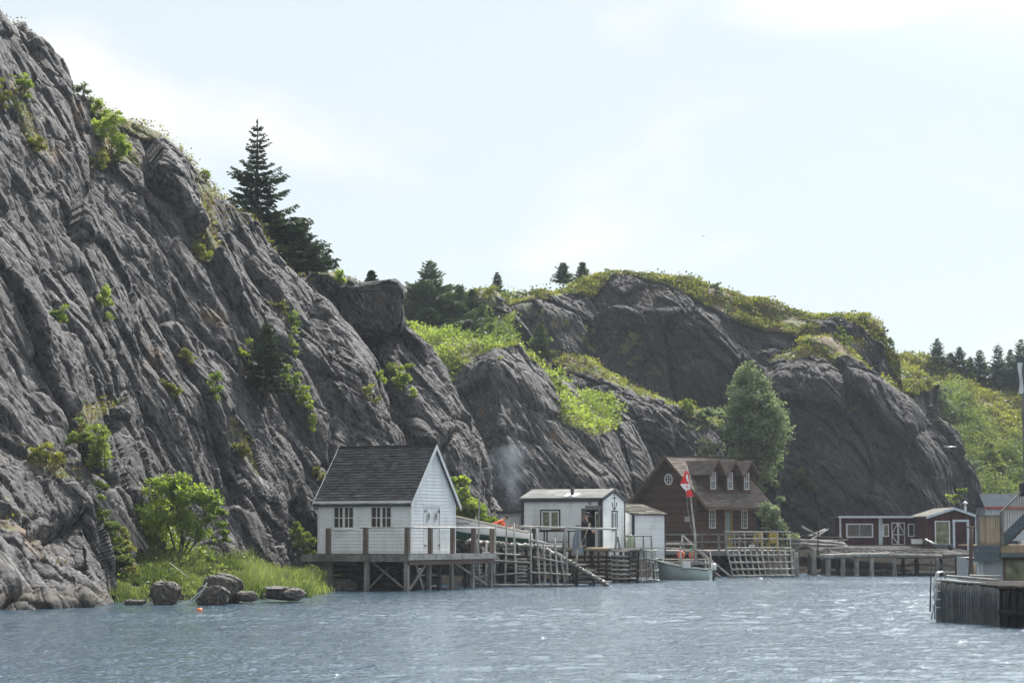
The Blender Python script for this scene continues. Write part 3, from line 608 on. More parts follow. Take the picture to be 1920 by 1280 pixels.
# leafy trees ---------------------------------------------------------
def pb(base, blobs):
    """blobs given in photo pixels relative to the base -> metres"""
    s = base[1]/F; return [(x*s, dy, -y*s, rx*s, max(rx, ry)*s*.8, ry*s, n) for x, y, rx, ry, n, dy in blobs]
bt = PX(335, 76.5, .7)
deciduous('maple_tree', 'spreading bright green maple on the grass bank left of the rocks', 'maple tree', bt,
   pb(bt, [(-62, -95, 38, 60, 2400, 0), (-40, -155, 30, 34, 900, .2), (12, -160, 44, 34, 1900, 0), (50, -142, 34, 26, 1000, .3), (-80, -30, 38, 34, 1300, -.3), (-45, -60, 42, 54, 1900, .4), (18, -100, 40, 36, 1300, -.2), (-22, -25, 38, 30, 1100, .4), (62, -110, 22, 16, 300, 0)]), leaf=.115, trunk=.05, gap=.12, seed=3, dens=.8)
cover('weeds', 'shore', 900, .09, 'leaf_mid', hgt=.4, lab='mixed low weeds among the grass at the cliff foot', seed=31, thr=.4, spread=.22, clump=14, poly=[(225, 1040), (600, 1040), (600, 1105), (225, 1128)])
bt = PX(406, 75.5, .6)
deciduous('sapling', 'slender young maple standing just right of the spreading maple', 'sapling', bt, pb(bt, [(0, -110, 22, 24, 330, 0), (8, -70, 16, 26, 240, 0), (-20, -60, 14, 16, 110, .1), (-2, -35, 13, 18, 120, 0)]), leaf=.115, trunk=.022, seed=4, gap=.08)
bt = PX(880, 97, 1.2)
deciduous('young_maple', 'bright green tree between the white stage and the smoke', 'tree', bt,
   pb(bt, [(-18, -120, 20, 30, 800, 0), (-35, -95, 18, 26, 500, .2), (-5, -85, 30, 28, 900, 0), (20, -70, 26, 24, 560, .3), (42, -52, 20, 12, 260, 0), (-25, -50, 24, 24, 600, 0), (10, -40, 34, 22, 700, .3), (42, -30, 12, 8, 100, 0)]), leaf=.14, trunk=.05, seed=5, gap=.02)
bt = PX(1408, 132, 2.2)
deciduous('round_tree', 'large round grey green tree behind the brown house', 'tree', bt,
   pb(bt, [(2, -280, 32, 34, 2200, 0), (0, -235, 52, 42, 4200, 0), (8, -185, 60, 45, 4600, 0), (30, -210, 34, 36, 1500, -.6), (-30, -170, 30, 40, 1500, -.4), (5, -135, 46, 34, 2400, 0), (0, -95, 30, 24, 600, 0)]), leaf=.17, m='leaf_grey', trunk=.14, seed=6, gap=-.15)
bt = PX(1326, 131, 2.2)
deciduous('small_tree', 'loose leafy tree left of the large round tree', 'tree', bt, pb(bt, [(0, -215, 26, 20, 420, 0), (-10, -190, 30, 18, 380, 0), (10, -150, 30, 30, 500, 0)]), leaf=.19, m='leaf_grey', trunk=.06, seed=7, gap=.1)
bt = PX(1452, 126, 1.3)
deciduous('shrub', 'leafy shrub against the right end of the brown house', 'shrub', bt, pb(bt, [(0, -60, 26, 30, 900, 0), (12, -90, 16, 18, 300, 0), (18, -25, 24, 26, 600, 0), (-6, -22, 24, 20, 400, 0), (30, 0, 20, 16, 300, 0)]), leaf=.15, m='leaf_grey', trunk=.05, seed=8, gap=.02)
bt = PX(1462, 133, 2.5)
deciduous('sapling', 'pale sapling above the roof end of the brown house', 'sapling', bt, pb(bt, [(0, -130, 12, 14, 130, 0), (4, -105, 20, 14, 220, 0), (-6, -85, 14, 12, 110, 0)]), leaf=.19, m='leaf_grey', trunk=.03, seed=9, gap=.1)
bt = P(1805, 955, 134)
deciduous('sapling', 'bright sapling rising behind the gable of the red shed', 'sapling', bt, pb(bt, [(-3, -34, 10, 12, 200, 0), (-10, -18, 10, 10, 140, 0), (-24, -28, 8, 10, 60, 0)]), leaf=.16, trunk=.03, seed=10)
# bushes on the rock: (x, y of the base, width, height, leaf, label)
BU = [(212, 290, 80, 74, 'leaf_bright', 'big bright green bush high on the cliff under the heathy crown'), (188, 312, 46, 24, 'heath', 'small yellowish bush at the foot of the big high bush'),
 (160, 180, 34, 26, 'leaf_grey', 'loose grey green shrub on the upper cliff skyline'), (192, 225, 26, 40, 'leaf_bright', 'narrow bright bush under the skyline shrub'),
 (48, 178, 30, 38, 'leaf_bright', 'small leafy bush near the top left corner of the cliff'), (8, 205, 24, 60, 'heath', 'yellowish bush at the left edge high on the cliff'),
 (68, 282, 44, 22, 'heath', 'flat yellow green cushion on the upper left cliff'), (170, 905, 66, 115, 'leaf_mid', 'tall bushy growth in the cleft of the lower left cliff'),
 (180, 850, 46, 50, 'leaf_bright', 'bright green bush at the top of the lower left cleft'), (90, 865, 60, 30, 'heath', 'long yellowish tuft left of the cleft bush'),
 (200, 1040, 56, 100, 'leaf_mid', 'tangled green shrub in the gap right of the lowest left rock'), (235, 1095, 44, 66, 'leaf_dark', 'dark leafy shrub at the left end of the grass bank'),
 (222, 1060, 52, 70, 'heath', 'yellow green shrub in the gap beside the lowest left rock'), (95, 572, 24, 26, 'leaf_bright', 'little bright bush at the left middle of the cliff'),
 (112, 598, 26, 22, 'leaf_bright', 'little bush right below the left middle one'), (196, 590, 26, 48, 'leaf_bright', 'upright bright tuft in the middle of the cliff face'),
 (404, 745, 26, 44, 'leaf_bright', 'bright bush left of the cliff face spruce'), (350, 676, 24, 20, 'heath', 'yellowish tuft on the mid cliff ledge'),
 (318, 735, 48, 24, 'heath', 'wide yellow green tuft at the cliff centre'), (273, 775, 20, 12, 'heath', 'small yellow cushion below the wide tuft'),
 (470, 615, 30, 28, 'leaf_bright', 'yellow green bush at the top of the cliff face spruce'), (466, 680, 30, 40, 'leaf_bright', 'bright bush hugging the left side of the face spruce'),
 (553, 610, 22, 26, 'leaf_bright', 'small bright bush right of the face spruce top'), (550, 655, 18, 36, 'leaf_bright', 'thin bright bush under the small one by the face spruce'),
 (552, 735, 34, 45, 'leaf_bright', 'bright bush at the right foot of the face spruce'), (578, 790, 30, 60, 'leaf_bright', 'drooping bright bush above the white stage roof'),
 (520, 585, 30, 22, 'heath', 'dry yellowish tuft on the upper slab edge'), (757, 735, 40, 52, 'leaf_bright', 'rounded bright bush on the second slab'), (742, 705, 24, 26, 'leaf_bright', 'bright bush just above the rounded slab bush'),
 (710, 715, 20, 18, 'leaf_bright', 'tiny bright bush left of the rounded slab bush'), (697, 752, 26, 30, 'heath', 'dark yellowish tuft on the slab edge'),
 (640, 540, 20, 34, 'leaf_bright', 'bright tuft hanging at the left of the jutting crag'), (455, 850, 30, 22, 'heath', 'yellowish cushion on the lower cliff'), (598, 895, 22, 20, 'heath', 'yellow tuft beside the white stage roof'),
 (372, 485, 40, 24, 'heath', 'brownish green tuft below the skyline gap'), (385, 335, 18, 14, 'leaf_bright', 'tiny bush on the skyline left of the tall spruce'), (560, 1035, 66, 50, 'leaf_mid', 'green bush beside the left end of the white stage deck'),
 (925, 640, 40, 32, 'leaf_mid', 'bright bush on top of the middle slabs'), (1012, 668, 66, 34, 'leaf_bright', 'wide bright bush behind the top of the slabs'), (1050, 740, 26, 50, 'leaf_bright', 'upright bush above the green shelf'),
 (1145, 765, 18, 24, 'leaf_bright', 'little bush at the right end of the green shelf'), (1575, 640, 40, 28, 'leaf_bright', 'bright bush on the shoulder of the headland'), (1672, 640, 26, 30, 'leaf_grey', 'wispy bush on the headland skyline'),
 (1290, 770, 20, 22, 'leaf_bright', 'small bush on the crest of the rock outcrop'), (1352, 535, 26, 14, 'leaf_grey', 'low bush on top of the headland'),
 (1770, 790, 60, 70, 'leaf_grey', 'big grey green bush at the right foot of the headland'), (1855, 890, 56, 60, 'leaf_mid', 'round green bush on the lower right hillside'), (1815, 905, 50, 40, 'leaf_grey', 'grey green bush above the blue roofed shed'),
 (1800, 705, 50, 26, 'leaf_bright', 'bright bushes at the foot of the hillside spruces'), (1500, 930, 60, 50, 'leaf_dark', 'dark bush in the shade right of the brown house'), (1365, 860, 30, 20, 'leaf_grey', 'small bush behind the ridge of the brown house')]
for i, (x, y, w_, h, m_, l) in enumerate(BU):
    bp = on(x, y-h*.1); s = bp[1]/F; bp = bp+np.array([0, -.15, 0])
    bl = [(rng.normal(0, .08)*w_, -h*.5, w_*.34, h*.4, int(w_*h*.2)+40, 0), (-w_*.32, -h*rng.uniform(.3, .7), w_*.26, h*.24, int(w_*h*.08)+20, 0), (w_*.32, -h*rng.uniform(0, .4), w_*.3, h*.26, int(w_*h*.09)+20, -.1), (w_*rng.normal(0, .15), -h*.85, w_*.2, h*.22, int(w_*h*.05)+10, 0), (w_*rng.uniform(.1, .5), h*rng.uniform(0, .3), w_*.2, h*.18, int(w_*h*.05)+10, -.1)]
    deciduous('cliff_bush' if y < 950 else 'bush', l, 'bush', bp, pb(bp, bl), leaf=max(.08, .00095*bp[1]), m=m_, trunk=.02, seed=40+i, gap=.02)
# ------------------------------------------------------------------ building materials
M['white'] = noise_mat('white_paint', [(.58, .58, .58), (.76, .77, .78), (.8, .8, .8)], 1.5, (1, 1, .5), .6, bump=.003, vary=.05)
M['white_dirty'] = noise_mat('worn_white_paint', [(.4, .39, .37), (.64, .64, .64), (.72, .73, .74)], 2.5, (1, 1, .4), .7, bump=.004, vary=.08)
M['trim'] = noise_mat('white_trim', [(.6, .6, .6), (.78, .78, .78)], 3, rough=.5, vary=.04)
M['dark_trim'] = noise_mat('dark_trim', [(.03, .035, .045), (.07, .07, .08)], 5, rough=.6)
M['grey_wood'] = noise_mat('weathered_wood', [(.085, .08, .075), (.17, .16, .15), (.25, .235, .22)], 3, (1, 1, .6), .92, bump=.008, vary=.35)
M['crib_wood'] = noise_mat('crib_logs', [(.07, .075, .08), (.15, .155, .16)], 4, rough=.85, vary=.3, spec=.1)
M['pole'] = noise_mat('silvered_pole', [(.16, .155, .145), (.3, .29, .27), (.42, .41, .38)], 3, rough=.75, bump=.006, vary=.3)
M['old_deck'] = noise_mat('old_deck_boards', [(.035, .033, .031), (.08, .076, .072), (.13, .125, .12)], 3, rough=.95, bump=.01, vary=.4, spec=.05)
M['dark_wood'] = noise_mat('near_black_wood', [(.012, .011, .01), (.03, .027, .024), (.055, .05, .045)], 3, rough=.9, bump=.01, vary=.45, spec=.1)  # near-black timber tone for cribs, back posts and backing
M['red_wood'] = noise_mat('brown_stained_post', [(.095, .07, .06), (.16, .12, .105)], 5, (1, 1, .3), .8, bump=.004, vary=.2)
M['plank'] = noise_mat('sunbleached_plank', [(.22, .2, .17), (.38, .345, .3)], 3, rough=.8, bump=.005, vary=.2)
M['new_wood'] = noise_mat('tan_wood', [(.26, .19, .115), (.42, .32, .21)], 6, (1, 1, .3), .7, bump=.003, vary=.15)
M['shingle'] = noise_mat('dark_shingles', [(.062, .06, .063), (.1, .097, .1)], 14, rough=.9, bump=.004, vary=.25)
M['brown_shingle'] = noise_mat('brown_shingles', [(.085, .068, .06), (.14, .113, .098)], 9, rough=.9, bump=.005, vary=.3)
M['felt'] = noise_mat('grey_roof_felt', [(.13, .13, .125), (.2, .2, .19)], 2, rough=.9, bump=.01, vary=.15)
M['rough_felt'] = noise_mat('rough_mossy_roof', [(.07, .06, .045), (.16, .15, .125), (.24, .23, .2)], 9, rough=.95, bump=.04, vary=.2)
M['brown_wall'] = noise_mat('brown_clapboard', [(.066, .038, .027), (.108, .064, .046)], 3, (.5, .5, 2), .75, bump=.003, vary=.22)
M['brown_trim'] = noise_mat('brown_trim', [(.095, .06, .044), (.15, .1, .075)], 4, rough=.7)
M['red_wall'] = noise_mat('faded_red_boards', [(.035, .014, .015), (.075, .026, .026), (.14, .1, .095)], 4, (1, 1, .25), .8, bump=.004, vary=.3, pos=[.25, .6, .78])
M['pale_blue'] = noise_mat('pale_blue_trim', [(.42, .47, .52), (.6, .65, .7)], 5, rough=.7)
M['blue_grey'] = noise_mat('blue_grey_paint', [(.08, .1, .112), (.125, .148, .16)], 2, (1, 1, 4), .7, vary=.12)
M['slate'] = noise_mat('slate_blue_roof', [(.03, .04, .05), (.05, .062, .075)], 2, rough=.9, spec=.05)
M['grey_block'] = noise_mat('grey_block_wall', [(.3, .3, .31), (.42, .42, .43)], 3, rough=.8, bump=.01)
M['yellow'] = noise_mat('yellow_paint', [(.3, .23, .05), (.38, .3, .09)], 4, rough=.6)
M['red_stripe'] = mat('red_stripe', (.45, .05, .04), .6)
M['glass'] = mat('window_glass', (.035, .045, .05), .06, spec=.8)
M['glass_green'] = noise_mat('glass_painted_reflection', [(.06, .08, .05), (.2, .2, .12), (.35, .33, .24)], 3, rough=.1)  # the bank's reflection is painted into the pane colour
M['glass_brown'] = noise_mat('glass_over_brown_curtain', [(.03, .022, .018), (.075, .05, .035)], 3, rough=.12, spec=.6)
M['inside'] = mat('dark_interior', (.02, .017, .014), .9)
M['iron'] = mat('black_iron', (.02, .02, .022), .5)
M['steel'] = mat('galvanised_steel', (.5, .5, .5), .35, .8)
M['rope'] = mat('pale_rope', (.45, .5, .48), .8)
M['green_rope'] = mat('green_net', (.05, .3, .2), .8)
M['orange'] = mat('orange_plastic', (.75, .18, .04), .5)
M['red_buoy'] = noise_mat('faded_red_buoy', [(.35, .07, .05), (.45, .12, .09)], 4, rough=.5)
M['hull_white'] = noise_mat('white_hull', [(.62, .63, .64), (.76, .77, .78)], 2, rough=.4, vary=.03)
M['hull_green'] = mat('green_bottom_paint', (.02, .085, .06), .5)
M['hull_pale'] = noise_mat('pale_green_hull', [(.42, .5, .48), (.55, .62, .6)], 2, rough=.45, vary=.03)
M['gunwale'] = mat('dark_gunwale', (.03, .06, .055), .5)
M['flag_red'] = mat('flag_red', (.75, .02, .03), .7); M['flag_white'] = mat('flag_white', (.85, .85, .85), .7)
M['skin'] = mat('skin', (.45, .26, .19), .6); M['hair'] = mat('dark_hair', (.02, .015, .012), .8); M['navy'] = mat('navy_cloth', (.02, .024, .035), .85)
M['dark_cloth'] = mat('dark_trousers', (.022, .022, .025), .9); M['orange_cloth'] = mat('orange_jacket', (.8, .13, .05), .8); M['blue_cloth'] = mat('grey_blue_cloth', (.26, .29, .34), .9)
M['tarp'] = mat('white_plastic', (.7, .7, .68), .6)
# ------------------------------------------------------------------ builders
class Fr:
    """a wall frame: origin o, horizontal u along the wall, n outwards"""
    def __init__(s, o, u, n): s.o = np.array(o, float); s.u = np.array(u, float); s.n = np.array(n, float)
    def p(s, a, d, z): return s.o+s.u*a+s.n*d+np.array([0, 0, z])
    def box(s, mb, s0, s1, d0, d1, z0, z1, c=.5):
        v = [s.p(a, d, z) for z in (z0, z1) for (a, d) in ((s0, d1), (s1, d1), (s1, d0), (s0, d0))]
        return mb.add(v, [(3,2,1,0),(4,5,6,7),(0,1,5,4),(1,2,6,5),(2,3,7,6),(3,0,4,7)], c=c)
def siding(mb, fr, ext, z0, z1, h=.11, openings=(), th=.09, lap=.026):
    """overlapping clapboards; ext(z) gives the wall's left and right limits at height z"""
    n = max(1, round((z1-z0)/h)); h = (z1-z0)/n
    for i in range(n):
        a, b = z0+i*h, z0+(i+1)*h; (l0, r0), (l1, r1) = ext(a+1e-4), ext(b-1e-4); mid = (a+b)/2
        cuts = sorted([(s0, s1) for s0, s1, q0, q1 in openings if q0 < mid < q1]); segs = []; cur = None
        x = None; L0 = (l0, l1)
        for s0, s1 in cuts: segs.append((L0, (s0, s0))); L0 = (s1, s1)
        segs.append((L0, (r0, r1)))
        for (x0, x0t), (x1, x1t) in segs:
            if x1-x0 < .005: continue
            x1t = max(x1t, x0t+.002)
            v = [fr.p(x0, lap, a), fr.p(x1, lap, a), fr.p(x1, -th, a), fr.p(x0, -th, a), fr.p(x0t, .003, b), fr.p(x1t, .003, b), fr.p(x1t, -th, b), fr.p(x0t, -th, b)]
            mb.add(v, [(3,2,1,0),(4,5,6,7),(0,1,5,4),(1,2,6,5),(2,3,7,6),(3,0,4,7)], c=rng.random())
def boards(mb, fr, s0, s1, zb, zt, w_=.14, openings=(), th=.06):
    n = max(1, round((s1-s0)/w_)); w_ = (s1-s0)/n
    for i in range(n):
        a, b = s0+i*w_, s0+(i+1)*w_; m_ = (a+b)/2; zs = [(zb, zt(m_) if callable(zt) else zt)]
        for q0, q1, y0, y1 in openings:
            if q0 < m_ < q1: zs = [(z_[0], y0) for z_ in zs]+[(y1, z_[1]) for z_ in zs]
        cc = rng.random(); pr = rng.random()*.008
        for (u0, u1) in zs:
            if u1-u0 > .02: fr.box(mb, a+.003, b-.003, -th, pr, u0, u1, c=cc)
def window(parent, fr, s0, s1, z0, z1, cols=2, rows=2, fm='trim', gm='glass', w_=.05, mull=.022, centre=0, proud=.035, outer=None):
    mb = MB(); f = lambda *a, **k: fr.box(mb, *a, **k)
    f(s0-w_, s0, -.03, proud, z0-w_, z1+w_); f(s1, s1+w_, -.03, proud, z0-w_, z1+w_); f(s0, s1, -.03, proud-.003, z1, z1+w_); f(s0, s1, -.03, proud+.012, z0-w_, z0)
    for i in range(1, cols):
        x = s0+(s1-s0)*i/cols; wd = centre if (centre and i*2 == cols) else mull; f(x-wd/2, x+wd/2, -.02, proud-.012, z0, z1)
    for j in range(1, rows): z = z0+(z1-z0)*j/rows; f(s0, s1, -.018, proud-.017, z-mull/2, z+mull/2)
    o = mb.build('window', M[fm], parent)
    g = MB(); fr.box(g, s0-.01, s1+.01, -.028, -.016, z0-.01, z1+.01); g.build('pane', M[gm], o)
    if outer:
        q = MB(); e = w_; t = outer[1]
        fr.box(q, s0-e-t, s0-e, 0, proud+.01, z0-e-t, z1+e+t); fr.box(q, s1+e, s1+e+t, 0, proud+.01, z0-e-t, z1+e+t); fr.box(q, s0-e, s1+e, 0, proud+.008, z1+e, z1+e+t); fr.box(q, s0-e, s1+e, 0, proud+.008, z0-e-t, z0-e)
        q.build('casing', M[outer[0]], o)
    return o
def roofing(mb, e0, e1, r1, r0, rows, tabw, th=.02, under=.05):
    """shingle courses between eave e0-e1 and ridge r0-r1 (r0 above e0)"""
    e0, e1, r1, r0 = [np.array(x, float) for x in (e0, e1, r1, r0)]; nrm = np.cross(e1-e0, r0-e0); nrm /= np.linalg.norm(nrm)
    if nrm[2] < 0: nrm = -nrm
    mb.prism([e0-nrm*.004, e1-nrm*.004, r1-nrm*.004, r0-nrm*.004], -nrm*under)
    for j in range(rows):
        t0, t1 = j/rows, min(1, (j+1.12)/rows); A0, A1 = e0+(r0-e0)*t0, e1+(r1-e1)*t0; B0, B1 = e0+(r0-e0)*t1, e1+(r1-e1)*t1
        Ln = np.linalg.norm(A1-A0); x = -rng.random()*tabw; cuts = [0]
        while x < Ln: x += tabw*(.75+.5*rng.random()); cuts.append(min(max(x, 0), Ln))
        for a, b in zip(cuts[:-1], cuts[1:]):
            if b-a < .01: continue
            h_ = th*(.6+.9*rng.random()); u0, u1 = a/Ln, b/Ln; p = A0+(A1-A0)*u0; q = A0+(A1-A0)*u1; r = B0+(B1-B0)*u1; s = B0+(B1-B0)*u0; g = (q-p)*.02
            mb.add([p+g, q-g, r-g, s+g, p+g+nrm*h_, q-g+nrm*h_, r-g+nrm*.002, s+g+nrm*.002], [(3,2,1,0),(4,5,6,7),(0,1,5,4),(1,2,6,5),(2,3,7,6),(3,0,4,7)], c=rng.random())
def loc(t, p):
    """world point -> local coordinates of the thing t"""
    R = Matrix.Rotation(-t.rotation_euler[2], 3, 'Z'); return np.array(R@(Vector([float(x) for x in p])-t.location))
# ------------------------------------------------------------------ white stage (nearest building)
W1 = empty('white_stage', PX(769, 84, 1.35), -math.radians(26), 'white clapboard fishing stage with steep dark shingle roof on the nearest deck', 'fishing stage')
fF = Fr((-4, 0, 0), (1, 0, 0), (0, -1, 0)); fR = Fr((0, 0, 0), (0, 1, 0), (1, 0, 0)); fL = Fr((-4, 3.65, 0), (0, -1, 0), (-1, 0, 0)); fB = Fr((0, 3.65, 0), (-1, 0, 0), (0, 1, 0))
EV, RG, WD = 1.98, 4.06, 3.65
gab = lambda z, W_=WD, ev=EV, rg=RG: (0, W_) if z <= ev else ((z-ev)/(rg-ev)*W_/2, W_-(z-ev)/(rg-ev)*W_/2)
wb = MB(); wo = [(.72, 1.55, .93, 1.76), (2.35, 3.18, .93, 1.76)]
siding(wb, fF, lambda z: (.05, 3.95), .12, EV, .125, wo, lap=.027); siding(wb, fR, gab, .12, RG-.06, .125, [(1.08, 2.3, 0, 1.78)]); siding(wb, fL, gab, .12, RG-.06, .105); siding(wb, fB, lambda z: (.05, 3.95), .12, EV, .105)
wb.build('wall', M['white'], W1)
tb = MB()
for fr, a, b in ((fF, 0, 4), (fR, 0, WD), (fL, 0, WD), (fB, 0, 4)):
    fr.box(tb, a+.0, a+.09, -.05, .026, 0, EV-.02); fr.box(tb, b-.09, b, -.05, .028, 0, EV-.02); fr.box(tb, a+.09, b-.09, -.05, .024, 0, .118)
fF.box(tb, -.14, 4.1, .06, .16, EV-.13, EV-.0)
for fr in (fR, Fr((-4.01, 3.65, 0), (0, -1, 0), (-1, 0, 0))):        # rake boards
    for s0, s1 in ((-.2, WD/2), (WD+.2, WD/2)):
        sl = (RG-EV)/(WD/2); z_ = lambda s: RG-abs(s-WD/2)*sl
        tb.prism([fr.p(s0, .135, z_(s0)-.1), fr.p(s1, .135, z_(s1)-.1), fr.p(s1, .135, z_(s1)+.085), fr.p(s0, .135, z_(s0)+.085)], fr.n*.03)
tb.build('trim', M['trim'], W1)
rf = MB(); sl = (RG-EV)/(WD/2); oh = .2
roofing(rf, (-4.14, -oh, EV-oh*sl+.06), (.13, -oh, EV-oh*sl+.06), (.13, WD/2, RG+.06), (-4.14, WD/2, RG+.06), 22, .26, .04)
roofing(rf, (.13, WD+oh, EV-oh*sl+.06), (-4.14, WD+oh, EV-oh*sl+.06), (-4.14, WD/2, RG+.06), (.13, WD/2, RG+.06), 22, .26, .04)
rf.bar((-4.15, WD/2, RG+.075), (.14, WD/2, RG+.075), .22, .02); rf.build('roof', M['shingle'], W1)
for s0, s1, z0, z1 in wo: window(W1, fF, s0, s1, z0, z1, 4, 2, 'trim', 'glass_brown', .055, .03, centre=.09)
for k, (a, b) in enumerate(((1.1, 1.69), (1.7, 2.29))):
    d = MB(); m5 = 5
    for q in range(m5): fR.box(d, a+(b-a)*q/m5+.004, a+(b-a)*(q+1)/m5-.004, -.02, .004, .02, 1.76, rng.random())
    fR.box(d, a, b, .004, .02, .22, .34); fR.box(d, a, b, .004, .02, .95, 1.07)
    dd = d.build('door', M['trim'], W1)
    c = (a+b)/2; ov = MB(); ring = [fR.p(c+.1*math.cos(t), .024, 1.4+.15*math.sin(t)) for t in np.linspace(0, 6.283, 15)[:-1]]; ov.prism(ring, fR.n*.006); ov.build('oval_pane', M['glass'], dd)
    ov = MB(); ov.tube([fR.p(c+.115*math.cos(t), .024, 1.4+.165*math.sin(t)) for t in np.linspace(0, 6.283, 17)], .018, 5, False); ov.build('oval_frame', M['trim'], dd)
    e = a if k == 0 else b; sg = 1 if k == 0 else -1
    for z in (.3, 1.6): hg = MB(); fR.box(hg, min(e, e+sg*.2), max(e, e+sg*.2), .021, .028, z-.015, z+.015); fR.box(hg, e-.03, e+.03, .022, .03, z-.06, z+.06); hg.build('hinge', M['iron'], dd)
cs_ = MB(); fR.box(cs_, 1.02, 1.09, 0, .03, 0, 1.78); fR.box(cs_, 2.3, 2.37, 0, .03, 0, 1.78); fR.box(cs_, 1.02, 2.37, 0, .033, 1.78, 1.86); cs_.build('door_frame', M['trim'], W1)
# its deck
D1 = empty('timber_deck', PX(769, 84, 0), -math.radians(26), 'grey timber deck on posts carrying the white stage', 'deck')
zt = 1.33
def planks(mb, x0, x1, y0, y1, z, w_=.14, along='y', th=.035):
    n = max(1, round(((x1-x0) if along == 'y' else (y1-y0))/w_))
    for i in range(n):
        j = rng.normal(0, .02, 2); zz = z+rng.normal(0, .003)
        if along == 'y': a = x0+(x1-x0)*i/n; mb.box((a+.005, y0+j[0], zz-th), (a+(x1-x0)/n-.005, y1+j[1], zz), rng.random())
        else: a = y0+(y1-y0)*i/n; mb.box((x0+j[0], a+.005, zz-th), (x1+j[1], a+(y1-y0)/n-.005, zz), rng.random())
mb = MB(); planks(mb, -3.85, .7, -1.4, 3.7, zt); planks(mb, -4.1, .7, 3.72, 5.7, zt); mb.build('deck_board', M['grey_wood'], D1)
mb = MB(); mb.box((-3.9, -1.46, zt-.26), (.72, -1.4, zt-.04)); mb.build('fascia', M['grey_wood'], D1)
mb = MB(); mb.box((.72, -1.46, zt-.2), (.78, 5.7, zt+.01)); mb.build('fascia', M['pole'], D1)
mb = MB(); mb.box((.66, -1.38, zt-.38), (.72, 5.6, zt-.21)); mb.build('beam', M['red_wood'], D1)
for x in (-2.7, -1.13, .55):
    mb = MB(); mb.box((x-.08, -1.36, -.6), (x+.08, -1.2, zt-.05), rng.random()); mb.build('post', M['grey_wood'], D1)
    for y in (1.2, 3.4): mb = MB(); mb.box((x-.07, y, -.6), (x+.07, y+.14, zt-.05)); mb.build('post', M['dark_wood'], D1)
for y in (.25, 2.05, 3.8, 5.4):
    mb = MB(); mb.box((.55, y, -.6), (.69, y+.14, zt-.2), rng.random()); mb.build('post', M['grey_wood'], D1)
for a, b in (((-1.05, -1.25, 1.15), (.4, -1.25, .12)), ((-.3, -1.1, .85), (-1.1, -1.1, .1)), ((.62, -1.2, .05), (.62, .2, 1.05)), ((.6, -.7, 1.05), (.6, -.1, .05)), ((.6, 2.1, 1.1), (.6, 5.2, .1))):
    mb = MB(); mb.bar(a, b, .09, .05, (1, 0, 0)); mb.build('brace', M['grey_wood'], D1)
for x in (-2.73, -1.13, .62): mb = MB(); mb.box((x-.08, -1.45, zt-.02), (x+.08, -1.3, zt+.97), rng.random()); mb.build('rail_post', M['red_wood'] , D1)
for y in (.25, 2.05, 3.8, 5.4): mb = MB(); mb.box((.6, y, zt-.02), (.74, y+.15, zt+.97), rng.random()); mb.build('rail_post', M['red_wood'], D1)
mb = MB(); mb.log((-1.33, -1.42, zt+.98), (.7, -1.42, zt+1.0), .026, bend=.006); mb.build('rail', M['grey_wood'], D1)
mb = MB(); mb.log((.66, -1.5, zt+1.0), (.66, 5.7, zt+1.0), .03, bend=.004); mb.build('rail', M['pole'], D1)
# log crib under that deck
def crib(name, label, cat, x0, x1, y0, y1, z0, z1, base, rz, r=.075, mat_='dark_wood', step=None, notch=True, posts=0):
    t = empty(name, base, rz, label, cat); n = max(1, int((z1-z0)/(2*r*1.25)))
    for i in range(n):
        z = z0+(i+.5)*(z1-z0)/n; mb = MB()
        if i % 2 == 0:
            for y in (y0, y1): mb.log((x0-.15, y, z), (x1+.15, y, z+rng.normal(0, .02)), r, bend=.008)
        else:
            k = max(2, int((x1-x0)/(step or .9))+1)
            for x in np.linspace(x0, x1, k): mb.log((x, y0-.14, z), (x, y1+.14, z), r, bend=.008)
        mb.build('log_course', M[mat_], t)
    for x in np.linspace(x0, x1, posts) if posts else ():
        mb = MB(); mb.log((x, y0-r*1.6, z0-.5), (x, y0-r*1.6, z1+.1), .06); mb.build('post', M['grey_wood'], t)
    return t
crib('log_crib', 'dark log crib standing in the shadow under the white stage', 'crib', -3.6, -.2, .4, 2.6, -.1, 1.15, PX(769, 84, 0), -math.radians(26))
# ------------------------------------------------------------------ slipway, racks and boat beside it
SW = empty('slipway', PX(1020, 92, 0), 0, 'sloping slipway of many small logs between the white stage and the long white shed', 'slipway')
def sl_z(x): return float(np.interp(x, [-3.2, -.3, .6, 2.9], [1.86, 1.62, 1.3, -.12]))
run = MB()
for y in (-1.2, .1, 1.4):
    for a, b in ((-3.2, -.3), (-.3, .6), (.6, 2.9)): run.log((a, y, sl_z(a)-.13), (b+.1, y, sl_z(b)-.13), .07, bend=.004)
run.build('stringer', M['grey_wood'], SW)
x = -3.1; nlog = 0
while x < 2.85 and nlog < 96:
    mb = MB(); mb.log((x, -1.45+rng.normal(0, .12), sl_z(x)-.03+rng.normal(0, .02)), (x+rng.normal(0, .04), 1.6, sl_z(x)+rng.normal(0, .02)), .04+.018*rng.random(), 7, bend=.006); mb.build('cross_log', M['pole'], SW); nlog += 1
    x += (.085 if x < .8 else .13)*(.8+.4*rng.random())
for x in (-3, -2.1, -1.2, -.4, .5, 1.3, 2.0):
    for y in (-1.25, 1.3): mb = MB(); mb.log((x, y, -.6), (x+rng.normal(0, .05), y, sl_z(x)-.15), .07); mb.build('post', M['dark_wood'], SW)
for x, w_ in ((-2.75, .5), (-.95, .5)):        # small cribs of short logs beside it
    for z in np.arange(.1, 1.15, .14): mb = MB(); mb.log((x-w_/2, -1.5, z), (x+w_/2, -1.48, z+rng.normal(0, .015)), .05); mb.build('crib_log', M['pole'], SW)
